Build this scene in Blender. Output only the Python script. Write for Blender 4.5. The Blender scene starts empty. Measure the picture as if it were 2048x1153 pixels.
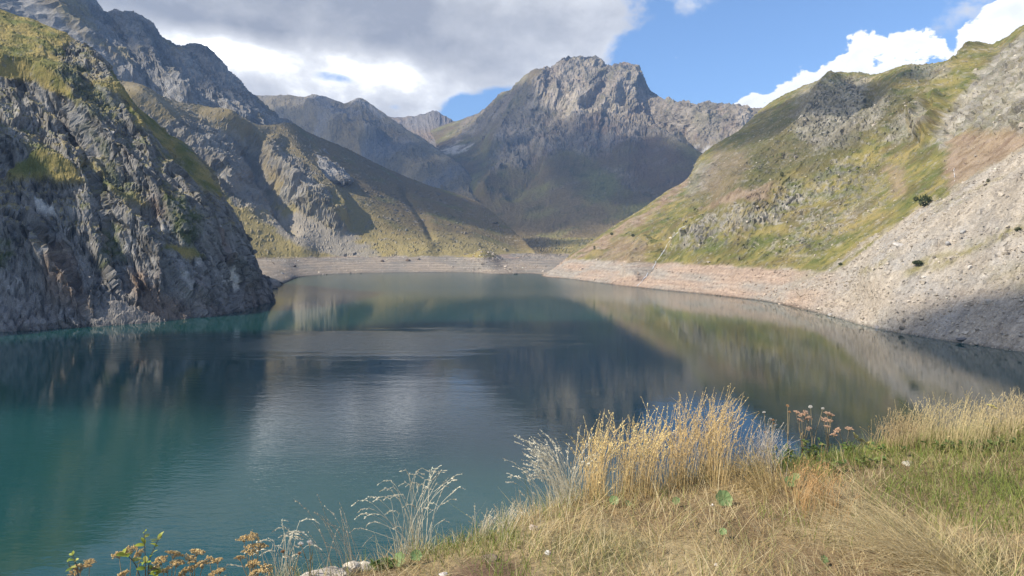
import bpy, math, random
import numpy as np
from mathutils import Vector, Matrix
from mathutils.bvhtree import BVHTree

random.seed(7)
RNG = np.random.default_rng(11)
R = math.radians

# ---------------------------------------------------------------- camera, sky, sun, exposure
EYE_Z = 35.0            # metres above the lake
FOCAL = 1462.0          # focal length in photograph pixels (2048 wide)
HORIZON = 490.0
PITCH = math.atan((576.5 - HORIZON) / FOCAL)
scene = bpy.context.scene
cam_data = bpy.data.cameras.new('camera')
cam_data.sensor_width = 36.0
cam_data.lens = 36.0 * FOCAL / 2048.0
cam_data.clip_start = 0.1
cam_data.clip_end = 60000.0
cam = bpy.data.objects.new('camera', cam_data)
scene.collection.objects.link(cam)
cam.location = (0, 0, EYE_Z)
cam.rotation_euler = (math.pi / 2 - PITCH, 0, 0)
scene.camera = cam

SUN_EL, SUN_BEHIND = R(41), R(19)
TO_SUN = Vector((-math.cos(SUN_EL) * math.cos(SUN_BEHIND), -math.cos(SUN_EL) * math.sin(SUN_BEHIND), math.sin(SUN_EL)))
sun_data = bpy.data.lights.new('sun', 'SUN')
sun_data.energy = 5.0
sun_data.angle = R(0.53)
sun_data.color = (1.0, 0.93, 0.81)
sun = bpy.data.objects.new('sun', sun_data)
scene.collection.objects.link(sun)
sun.rotation_euler = TO_SUN.to_track_quat('Z', 'Y').to_euler()
sun.location = (-300, -50, 400)

scene.view_settings.view_transform = 'Standard'
scene.view_settings.look = 'None'
scene.view_settings.exposure = 0.5
scene.view_settings.gamma = 1.0
scene.view_settings.use_curve_mapping = False
scene.cycles.use_denoising = True
scene.cycles.max_bounces = 6
scene.cycles.diffuse_bounces = 2
scene.cycles.glossy_bounces = 3
scene.cycles.volume_bounces = 0
scene.cycles.use_adaptive_sampling = True
scene.cycles.adaptive_threshold = 0.015
scene.cycles.transparent_max_bounces = 12
scene.cycles.sample_clamp_indirect = 4.0

SKY_STRENGTH = 0.15


def build_world():
    w = bpy.data.worlds.new('World')
    scene.world = w
    w.use_nodes = True
    nt = w.node_tree
    for n in list(nt.nodes):
        nt.nodes.remove(n)
    N, L = nt.nodes.new, nt.links.new

    def val(x):
        return x

    def math_(op, a, b=None, c=None, clamp=False):
        n = N('ShaderNodeMath')
        n.operation = op
        n.use_clamp = clamp
        for i, x in enumerate((a, b, c)):
            if x is None:
                continue
            if isinstance(x, (int, float)):
                n.inputs[i].default_value = x
            else:
                L(x, n.inputs[i])
        return n.outputs[0]

    def ramp(x, lo, hi, smooth=True):
        n = N('ShaderNodeMapRange')
        n.interpolation_type = 'SMOOTHSTEP' if smooth else 'LINEAR'
        L(x, n.inputs[0])
        n.inputs[1].default_value = lo
        n.inputs[2].default_value = hi
        return n.outputs[0]

    tc = N('ShaderNodeTexCoord')
    sep = N('ShaderNodeSeparateXYZ')
    L(tc.outputs['Generated'], sep.inputs[0])
    X, Y, Z = sep.outputs
    az = math_('ARCTAN2', X, Y)
    el = math_('ARCSINE', Z)

    # cloud deck seen in perspective: direction onto a flat layer
    inv = math_('ADD', math_('MAXIMUM', Z, 0.0), 0.10)
    comb = N('ShaderNodeCombineXYZ')
    L(math_('DIVIDE', X, inv), comb.inputs[0])
    L(math_('DIVIDE', Y, inv), comb.inputs[1])
    L(math_('MULTIPLY', el, 3.0), comb.inputs[2])
    comb2 = N('ShaderNodeCombineXYZ')
    L(az, comb2.inputs[0])
    L(math_('MULTIPLY', el, 1.5), comb2.inputs[1])

    def noise(vec, scale, detail, rough=0.55, dist=0.0, off=0.0):
        n = N('ShaderNodeTexNoise')
        n.noise_dimensions = '4D'
        n.inputs['W'].default_value = off
        n.inputs['Scale'].default_value = scale
        n.inputs['Detail'].default_value = detail
        n.inputs['Roughness'].default_value = rough
        n.inputs['Distortion'].default_value = dist
        L(vec, n.inputs['Vector'])
        return n.outputs[0]

    deck = noise(comb.outputs[0], 0.75, 6, 0.55, 0.3, 2.3)
    puff = noise(comb2.outputs[0], 9.0, 9, 0.58, 0.25, 0.7)
    fine = noise(comb2.outputs[0], 26.0, 7, 0.6, 0.2, 5.1)

    def blob(u, v, su, sv, rot=0.0):
        a0 = math.atan((u - 1024) / FOCAL)
        e0 = math.atan((HORIZON - v) / FOCAL * math.cos(a0))
        sa, se = su / FOCAL, sv / FOCAL
        dx = math_('SUBTRACT', az, a0)
        dy = math_('SUBTRACT', el, e0)
        c, s = math.cos(R(rot)), math.sin(R(rot))
        px = math_('ADD', math_('MULTIPLY', dx, c / sa), math_('MULTIPLY', dy, s / sa))
        py = math_('ADD', math_('MULTIPLY', dx, -s / se), math_('MULTIPLY', dy, c / se))
        r2 = math_('ADD', math_('MULTIPLY', px, px), math_('MULTIPLY', py, py))
        return math_('EXPONENT', math_('MULTIPLY', r2, -1.0))

    def total(items):
        out = None
        for wgt, b in items:
            t = math_('MULTIPLY', b, wgt)
            out = t if out is None else math_('ADD', out, t)
        return out

    cover = total([(1.5, blob(640, 40, 420, 120)), (1.0, blob(350, 130, 330, 110)), (0.9, blob(1010, 95, 170, 95)),
                   (0.7, blob(760, 175, 150, 50)), (0.55, blob(560, 190, 130, 40)),
                   (0.55, blob(840, 215, 60, 28)), (0.5, blob(1160, 70, 80, 80)),
                   (0.42, blob(1370, 20, 45, 45)), (0.42, blob(1480, 2, 80, 28)),
                   (0.46, blob(1880, 45, 110, 40))])
    cover = math_('ADD', math_('MINIMUM', cover, 1.0), total([(-0.9, blob(1560, 110, 260, 80)), (-0.9, blob(925, 222, 60, 26)), (-0.62, blob(640, 154, 50, 18, -5)), (-0.62, blob(708, 168, 40, 16, -12)),
                   (-0.8, blob(790, 218, 42, 16)), (-0.5, blob(1000, 190, 40, 20)), (-0.4, blob(1330, 150, 70, 70))]))
    # the continuing deck where the placed banks fade
    inside = total([(1.0, blob(1100, 150, 1500, 420))])
    deckc = math_('MULTIPLY', ramp(deck, 0.5, 0.66), math_('SUBTRACT', 1.0, math_('MINIMUM', inside, 1.0)))
    dens = math_('ADD', math_('ADD', cover, deckc), math_('MULTIPLY', math_('SUBTRACT', puff, 0.5), 2.3))
    dens = math_('ADD', dens, math_('MULTIPLY', math_('SUBTRACT', fine, 0.5), 0.7))
    mask = ramp(dens, 0.16, 0.62)

    # crisp cumulus rising behind the right-hand ridge
    cum = total([(1.0, blob(1500, 222, 55, 28)), (1.0, blob(1590, 190, 85, 34, 20)), (1.0, blob(1740, 130, 62, 44)),
                 (1.0, blob(1815, 122, 58, 44)), (-0.9, blob(1893, 105, 16, 40)), (1.0, blob(1690, 170, 80, 30)),
                 (1.2, blob(1990, 92, 95, 42, 22)), (1.0, blob(1930, 120, 50, 36)), (1.2, blob(2120, 40, 110, 60))])
    cum = math_('MINIMUM', cum, 1.05)
    cumd = math_('ADD', cum, math_('MULTIPLY', math_('SUBTRACT', noise(comb2.outputs[0], 20.0, 10, 0.6, 0.2, 3.3), 0.5), 3.0))
    cumm = ramp(cumd, 0.6, 0.74)

    # brightness of the deck: thick grey middle, thin bright rims
    thick = total([(1.0, blob(690, 30, 480, 72)), (0.55, blob(930, 130, 230, 70)), (0.55, blob(430, 20, 260, 60)), (0.35, blob(480, 185, 150, 35)),
                   (-0.75, blob(470, 104, 160, 30, -6)), (-0.95, blob(775, 152, 100, 38, -10)), (-0.2, blob(650, 178, 80, 26))])
    thick = math_('MINIMUM', math_('ADD', thick, math_('MULTIPLY', deckc, 0.3)), 0.95)
    thick = math_('ADD', thick, math_('MULTIPLY', math_('SUBTRACT', puff, 0.5), 1.9))
    thick = math_('ADD', thick, math_('MULTIPLY', math_('SUBTRACT', fine, 0.5), 0.8))
    cr = N('ShaderNodeValToRGB')
    L(ramp(thick, -0.45, 1.15, False), cr.inputs[0])
    e = cr.color_ramp.elements
    e[0].position, e[0].color = 0.0, (2.6, 2.56, 2.5, 1)
    e[1].position, e[1].color = 1.0, (0.31, 0.33, 0.38, 1)
    k = cr.color_ramp.elements.new(0.15)
    k.color = (1.18, 1.17, 1.16, 1)
    k = cr.color_ramp.elements.new(0.29)
    k.color = (0.83, 0.84, 0.855, 1)
    k = cr.color_ramp.elements.new(0.45)
    k.color = (0.63, 0.64, 0.665, 1)
    k = cr.color_ramp.elements.new(0.72)
    k.color = (0.45, 0.465, 0.50, 1)

    sky = N('ShaderNodeTexSky')
    sky.sky_type = 'NISHITA'
    sky.sun_disc = False
    sky.sun_elevation = SUN_EL
    sky.sun_rotation = math.atan2(TO_SUN.x, TO_SUN.y)
    sky.altitude = 1900
    sky.air_density = 1.0
    sky.dust_density = 0.3
    sky.ozone_density = 4.5

    def mix(fac, a, b):
        n = N('ShaderNodeMix')
        n.data_type = 'RGBA'
        L(fac, n.inputs[0])
        for i, x in ((6, a), (7, b)):
            if isinstance(x, tuple):
                n.inputs[i].default_value = x
            else:
                L(x, n.inputs[i])
        return n.outputs[2]

    def scale(c, s):
        n = N('ShaderNodeVectorMath')
        n.operation = 'SCALE'
        L(c, n.inputs[0])
        n.inputs['Scale'].default_value = s
        return n.outputs[0]

    cloudcol = scale(cr.outputs[0], 1.0 / SKY_STRENGTH)
    cumcol = N('ShaderNodeValToRGB')
    L(ramp(cumd, 0.55, 1.5, False), cumcol.inputs[0])
    e = cumcol.color_ramp.elements
    e[0].color = (1.05, 1.06, 1.08, 1)
    e[1].color = (0.84, 0.86, 0.90, 1)
    k = cumcol.color_ramp.elements.new(0.5)
    k.color = (1.0, 1.0, 1.01, 1)
    c = mix(mask, sky.outputs[0], cloudcol)
    c = mix(cumm, c, scale(cumcol.outputs[0], 1.0 / SKY_STRENGTH))
    bg = N('ShaderNodeBackground')
    bg.inputs['Strength'].default_value = SKY_STRENGTH
    L(c, bg.inputs[0])
    out = N('ShaderNodeOutputWorld')
    L(bg.outputs[0], out.inputs[0])
    w.cycles.sampling_method = 'MANUAL'
    w.cycles.sample_map_resolution = 1024


build_world()

# ---------------------------------------------------------------- helpers
COL = scene.collection


def prop(o, label=None, cat=None, group=None, kind=None):
    if label:
        o['label'] = label
    if cat:
        o['category'] = cat
    if group:
        o['group'] = group
    if kind:
        o['kind'] = kind
    return o


def ray_dir(u, v):
    xc = (u - 1024.0) / FOCAL
    yc = (576.5 - v) / FOCAL
    return Vector((xc, math.cos(PITCH) + yc * math.sin(PITCH), -math.sin(PITCH) + yc * math.cos(PITCH)))


def at(u, v, d):
    """the point d metres ahead that stands at photograph position u, v"""
    r = ray_dir(u, v)
    k = d / r.y
    return Vector((r.x * k, d, EYE_Z + r.z * k))


def on_level(u, v, z=0.0):
    r = ray_dir(u, v)
    k = (z - EYE_Z) / r.z
    return Vector((r.x * k, r.y * k, z))


def to_uv(P):
    """photograph position of world points, array (n,3)"""
    x, y, z = P[:, 0], P[:, 1], P[:, 2] - EYE_Z
    f = y * math.cos(PITCH) - z * math.sin(PITCH)
    up = y * math.sin(PITCH) + z * math.cos(PITCH)
    f = np.maximum(f, 1e-3)
    return 1024.0 + FOCAL * x / f, 576.5 - FOCAL * up / f


_prng = np.random.default_rng(5)
_PERM = np.concatenate([_prng.permutation(256)] * 2).astype(np.int32)
_g = _prng.normal(size=(256, 3))
_GRAD = (_g / np.linalg.norm(_g, axis=1)[:, None]).astype(np.float32)


def perlin(p):
    p = np.asarray(p, dtype=np.float32)
    i = np.floor(p)
    f = p - i
    i = i.astype(np.int32) & 255
    w = f * f * f * (f * (f * 6 - 15) + 10)
    out = None
    res = []
    for dx in (0, 1):
        a = _PERM[(i[:, 0] + dx) & 255]
        for dy in (0, 1):
            b = _PERM[(a + i[:, 1] + dy) & 255]
            for dz in (0, 1):
                h = _PERM[(b + i[:, 2] + dz) & 255]
                g = _GRAD[h]
                res.append(g[:, 0] * (f[:, 0] - dx) + g[:, 1] * (f[:, 1] - dy) + g[:, 2] * (f[:, 2] - dz))
    wx, wy, wz = w[:, 0], w[:, 1], w[:, 2]
    x00 = res[0] + wz * (res[1] - res[0])
    x01 = res[2] + wz * (res[3] - res[2])
    x10 = res[4] + wz * (res[5] - res[4])
    x11 = res[6] + wz * (res[7] - res[6])
    y0 = x00 + wy * (x01 - x00)
    y1 = x10 + wy * (x11 - x10)
    return (y0 + wx * (y1 - y0)) * 1.6


def fbm(p, octaves=4, gain=0.5, lac=2.03, seed=0.0):
    p = np.asarray(p, dtype=np.float32) + np.float32(seed * 17.13)
    s, a, t = 0.0, 1.0, 0.0
    for k in range(octaves):
        s = s + a * perlin(p)
        t += a
        a *= gain
        p = p * lac + 3.7
    return s / t


def ridged(p, octaves=4, gain=0.55, lac=2.07, seed=0.0):
    p = np.asarray(p, dtype=np.float32) + np.float32(seed * 11.71)
    s, a, t = 0.0, 1.0, 0.0
    prev = 1.0
    for k in range(octaves):
        n = 1.0 - np.abs(perlin(p)) * 1.6
        n = n * n
        s = s + a * n * prev
        prev = np.clip(n * 1.3, 0, 1)
        t += a
        a *= gain
        p = p * lac + 5.3
    return s / t


_FJ = _prng.random((256, 3)).astype(np.float32)
_FO = _prng.normal(size=256).astype(np.float32)
_fd = _prng.normal(size=(256, 3))
_FD = (_fd / np.linalg.norm(_fd, axis=1)[:, None]).astype(np.float32)


def facets(p, tilt=1.0, step=0.5, seed=0.0):
    """broken rock: every cell of a jittered lattice is its own tilted plane, steps between them"""
    p = np.asarray(p, dtype=np.float32) + np.float32(seed * 7.31)
    base = np.floor(p - 0.5)
    best = np.full(len(p), 1e9, np.float32)
    val = np.zeros(len(p), np.float32)
    for dx in (0, 1):
        for dy in (0, 1):
            for dz in (0, 1):
                c = base + np.array([dx, dy, dz], np.float32)
                ci = c.astype(np.int32)
                h = _PERM[(_PERM[(_PERM[ci[:, 0] & 255] + ci[:, 1]) & 255] + ci[:, 2]) & 255]
                r = p - (c + 0.15 + 0.7 * _FJ[h])
                d2 = (r * r).sum(1)
                m = d2 < best
                best[m] = d2[m]
                g = _FD[h[m]]
                val[m] = step * _FO[h[m]] + tilt * (r[m] * g).sum(1)
    return val


def smooth(x, lo, hi):
    t = np.clip((x - lo) / (hi - lo), 0, 1)
    return t * t * (3 - 2 * t)


def in_poly(u, v, poly, soft=8.0):
    """soft mask, 1 inside a polygon of photograph positions"""
    poly = np.asarray(poly, dtype=np.float32)
    n = len(poly)
    inside = np.zeros(u.shape, bool)
    d2 = np.full(u.shape, 1e12, np.float32)
    for k in range(n):
        x0, y0 = poly[k]
        x1, y1 = poly[(k + 1) % n]
        cond = (y0 > v) != (y1 > v)
        with np.errstate(divide='ignore', invalid='ignore'):
            xi = (x1 - x0) * (v - y0) / (y1 - y0 + 1e-9) + x0
        inside ^= cond & (u < xi)
        ex, ey = x1 - x0, y1 - y0
        t = np.clip(((u - x0) * ex + (v - y0) * ey) / (ex * ex + ey * ey + 1e-9), 0, 1)
        d2 = np.minimum(d2, (u - x0 - t * ex) ** 2 + (v - y0 - t * ey) ** 2)
    sd = np.sqrt(d2) * np.where(inside, 1, -1)
    return smooth(sd, -soft, soft)


def line_dist(u, v, line):
    """distance to a polyline and the side (+ is below or right of it)"""
    line = np.asarray(line, dtype=np.float32)
    best = np.full(u.shape, 1e9, np.float32)
    side = np.zeros(u.shape, np.float32)
    along = np.zeros(u.shape, np.float32)
    n = len(line) - 1
    for k in range(n):
        x0, y0 = line[k]
        x1, y1 = line[k + 1]
        ex, ey = x1 - x0, y1 - y0
        t = np.clip(((u - x0) * ex + (v - y0) * ey) / (ex * ex + ey * ey), 0, 1)
        dx, dy = u - x0 - t * ex, v - y0 - t * ey
        d = np.sqrt(dx * dx + dy * dy)
        s = np.sign(ex * dy - ey * dx)
        m = d < best
        best[m] = d[m]
        side[m] = s[m]
        along[m] = (k + t[m]) / n
    return best, side, along


def crest(u, v, line, amp, w_a, w_b, taper=0.15):
    """a rib along a polyline: w_a its width on the - side, w_b on the + side"""
    d, s, al = line_dist(u, v, line)
    w = np.where(s < 0, w_a, w_b)
    h = np.clip(1 - d / w, 0, 1)
    t = smooth(al, -0.01, taper) * (1 - smooth(al, 1 - taper, 1.01))
    return amp * h * h * (1.6 - 0.6 * h) * np.clip(t, 0.0, 1)


def mesh_object(name, verts, faces, mat=None, parent=None, smooth_shade=True, colors=None):
    """one mesh object from arrays: faces (n,3) or (n,4) or a list of such arrays"""
    me = bpy.data.meshes.new(name)
    set_mesh(me, verts, faces, smooth_shade, colors)
    if mat:
        me.materials.append(mat)
    o = bpy.data.objects.new(name, me)
    COL.objects.link(o)
    if parent:
        o.parent = parent
    return o


def set_mesh(me, verts, faces, smooth_shade=True, colors=None):
    verts = np.ascontiguousarray(verts, dtype=np.float32)
    if isinstance(faces, np.ndarray):
        faces = [faces]
    faces = [np.asarray(f, dtype=np.int32) for f in faces if len(f)]
    loops = np.concatenate([f.ravel() for f in faces])
    sizes = np.concatenate([np.full(len(f), f.shape[1], np.int32) for f in faces])
    starts = np.concatenate([[0], np.cumsum(sizes)[:-1]]).astype(np.int32)
    me.vertices.add(len(verts))
    me.vertices.foreach_set('co', verts.ravel())
    me.loops.add(len(loops))
    me.loops.foreach_set('vertex_index', loops)
    me.polygons.add(len(sizes))
    me.polygons.foreach_set('loop_start', starts)
    me.polygons.foreach_set('loop_total', sizes)
    me.polygons.foreach_set('use_smooth', np.full(len(sizes), smooth_shade, bool))
    if colors is not None:
        c = np.ones((len(verts), 4), np.float32)
        c[:, :3] = colors
        at_ = me.attributes.new('albedo', 'FLOAT_COLOR', 'POINT')
        at_.data.foreach_set('color', c.ravel())
    me.update()
    me.validate(verbose=False)


def cat_rom(P, n, axis):
    """resample an array of control points along an axis with a Catmull-Rom spline"""
    P = np.moveaxis(np.asarray(P, dtype=np.float64), axis, 0)
    m = P.shape[0]
    t = np.linspace(0, m - 1, n)
    i = np.minimum(t.astype(int), m - 2)
    f = (t - i).reshape((-1,) + (1,) * (P.ndim - 1))
    p1, p2 = P[i], P[i + 1]
    p0 = np.where((i > 0).reshape(f.shape), P[np.maximum(i - 1, 0)], 2 * p1 - p2)
    p3 = np.where((i < m - 2).reshape(f.shape), P[np.minimum(i + 2, m - 1)], 2 * p2 - p1)
    out = 0.5 * (2 * p1 + (p2 - p0) * f + (2 * p0 - 5 * p1 + 4 * p2 - p3) * f ** 2 + (3 * p1 - p0 - 3 * p2 + p3) * f ** 3)
    return np.moveaxis(out, 0, axis)


def grid_faces(nc, nr):
    i = np.arange(nc * nr).reshape(nc, nr)
    a, b, c, d = i[:-1, :-1], i[1:, :-1], i[1:, 1:], i[:-1, 1:]
    return np.stack([a.ravel(), b.ravel(), c.ravel(), d.ravel()], 1)


def grid_normals(P):
    du = np.gradient(P, axis=0)
    dv = np.gradient(P, axis=1)
    n = np.cross(du, dv)
    n /= np.linalg.norm(n, axis=2)[..., None] + 1e-9
    return n


class Terrain:
    """a slope lofted through fall lines (columns of points from the foot up), then roughened"""

    def __init__(self, cols, nc, nr, back):
        C = np.array([[tuple(p) for p in c] for c in cols], dtype=np.float64)
        for off in back:
            C = np.concatenate([C, C[:, -1:, :] + np.array(off)[None, None, :]], 1)
        self.nc, self.nr = nc, nr
        P = cat_rom(C, nc, 0)
        P = cat_rom(P, nr, 1)
        g = np.random.default_rng(nc)               # uneven spacing, so that no lattice shows in the rock
        j = g.uniform(-0.42, 0.42, (nc, nr, 2))
        j[0], j[-1], j[:, 0], j[:, -1] = 0, 0, 0, 0
        P = P + np.gradient(P, axis=0) * j[..., :1] + np.gradient(P, axis=1) * j[..., 1:]
        self.P = P.reshape(-1, 3)
        self.refresh()
        s, t = np.meshgrid(np.linspace(0, 1, nc), np.linspace(0, 1, nr), indexing='ij')
        self.s, self.t = s.ravel(), t.ravel()

    def refresh(self):
        n = grid_normals(self.P.reshape(self.nc, self.nr, 3)).reshape(-1, 3)
        self.N = n * self.sign if hasattr(self, 'sign') else n
        if not hasattr(self, 'sign'):
            self.sign = 1.0 if np.median(n[:, 2]) > 0 else -1.0
            self.N = n * self.sign
        self.u, self.v = to_uv(self.P)

    def push(self, amount, refresh=True):
        self.P = self.P + self.N * np.asarray(amount)[:, None]
        if refresh:
            self.refresh()

    def build(self, name, mat, color):
        f = grid_faces(self.nc, self.nr)
        if self.sign < 0:
            f = f[:, ::-1]
        o = mesh_object(name, self.P, f, mat, smooth_shade=False, colors=np.clip(color, 0.0, 1.0))
        prop(o, kind='structure')
        return o


def lerp(a, b, m):
    a = np.asarray(a, dtype=np.float32)
    b = np.asarray(b, dtype=np.float32)
    if a.ndim == 1:
        a = a[None, :]
    if b.ndim == 1:
        b = b[None, :]
    return a + (b - a) * np.asarray(m, dtype=np.float32)[:, None]


def new_mat(name):
    m = bpy.data.materials.new(name)
    m.use_nodes = True
    nt = m.node_tree
    for n in list(nt.nodes):
        nt.nodes.remove(n)
    out = nt.nodes.new('ShaderNodeOutputMaterial')
    return m, nt, out


def terrain_mat(name, bump_scale, bump_dist, speckle_scale, rough=0.95):
    """albedo of rock, turf and soil stored on the surface, with fine grain and relief"""
    m, nt, out = new_mat(name)
    N, L = nt.nodes.new, nt.links.new
    b = N('ShaderNodeBsdfPrincipled')
    b.inputs['Roughness'].default_value = rough
    b.inputs['Specular IOR Level'].default_value = 0.15
    at_ = N('ShaderNodeAttribute')
    at_.attribute_name = 'albedo'
    geo = N('ShaderNodeNewGeometry')
    n1 = N('ShaderNodeTexNoise')
    n1.inputs['Scale'].default_value = speckle_scale
    n1.inputs['Detail'].default_value = 5
    n1.inputs['Roughness'].default_value = 0.65
    L(geo.outputs['Position'], n1.inputs['Vector'])
    mr = N('ShaderNodeMapRange')
    mr.inputs[1].default_value = 0.25
    mr.inputs[2].default_value = 0.75
    mr.inputs[3].default_value = 0.62
    mr.inputs[4].default_value = 1.38
    L(n1.outputs[0], mr.inputs[0])
    mx = N('ShaderNodeVectorMath')
    mx.operation = 'SCALE'
    L(at_.outputs['Color'], mx.inputs[0])
    L(mr.outputs[0], mx.inputs['Scale'])
    L(mx.outputs[0], b.inputs['Base Color'])
    n2 = N('ShaderNodeTexNoise')
    n2.inputs['Scale'].default_value = bump_scale
    n2.inputs['Detail'].default_value = 8
    n2.inputs['Roughness'].default_value = 0.68
    L(geo.outputs['Position'], n2.inputs['Vector'])
    bp = N('ShaderNodeBump')
    bp.inputs['Strength'].default_value = 0.9
    bp.inputs['Distance'].default_value = bump_dist
    L(n2.outputs[0], bp.inputs['Height'])
    L(bp.outputs[0], b.inputs['Normal'])
    L(b.outputs[0], out.inputs['Surface'])
    return m


GREY = (0.19, 0.18, 0.165)
PALE = (0.36, 0.34, 0.31)
DARK = (0.085, 0.080, 0.072)
STRAW = (0.28, 0.22, 0.083)
GREEN = (0.12, 0.128, 0.042)
MOSS = (0.055, 0.07, 0.022)
HEATH = (0.135, 0.10, 0.05)
SCREE = (0.40, 0.345, 0.275)
RED = (0.27, 0.165, 0.115)
PINK = (0.45, 0.335, 0.25)
SILT = (0.40, 0.35, 0.29)
BROWN = (0.19, 0.125, 0.08)


# ---------------------------------------------------------------- the mountains round the lake
POOL = 19.0     # the full-lake line: bare ground below it


def fall_line(foot, top, n=5, sag=0.0, under=7.0, out=(0, 0, 0)):
    foot, top = Vector(foot), Vector(top)
    pts = [foot + (foot - top).normalized() * 1.2 * under + Vector((0, 0, -0.5 * under))]
    for k in range(n):
        t = k / (n - 1)
        p = foot.lerp(top, t)
        p = p + Vector((out[0], out[1], out[2] + sag)) * math.sin(math.pi * t)
        pts.append(p)
    return pts


def W(u, v):
    return on_level(u, v, 0.0)


def drawdown(T, color, tint=PINK, other=SILT, seed=0.0, level=POOL, wob=1.5):
    """ground below the full-lake line: washed bare stone, faintly terraced"""
    z = T.P[:, 2]
    n = fbm(T.P / 22.0, 4, seed=seed)
    line = level + wob * n * 2
    m = 1 - smooth(z, line - 1.2, line + 0.8)
    tone = fbm(T.P / np.array([60.0, 60.0, 9.0]), 4, seed=seed + 3)
    c = lerp(tint, other, smooth(tone, -0.25, 0.3))
    terr = smooth(np.sin(z * 2.4 + n * 3.0), -0.4, 0.8)
    terr = terr * smooth(fbm(T.P / np.array([30.0, 30.0, 1.2]), 3, seed=seed + 8), -0.4, 0.3)
    grit = fbm(T.P / 2.2, 3, seed=seed + 5)
    c = c * (0.74 + 0.26 * terr[:, None] + 0.42 * grit[:, None])
    wet = 1 - smooth(z + 0.5 * n, 0.1, 1.5)
    c = c * (1 - 0.45 * wet[:, None])
    return lerp(color, c, m), m


def warp_uv(T, amt, scale, seed):
    p = T.P / scale
    q = p * 5.0
    return (T.u + amt * (fbm(p, 3, seed=seed) + 0.45 * fbm(q, 3, gain=0.65, seed=seed + 4)),
            T.v + amt * (fbm(p, 3, seed=seed + 9) + 0.45 * fbm(q, 3, gain=0.65, seed=seed + 14)))


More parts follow.
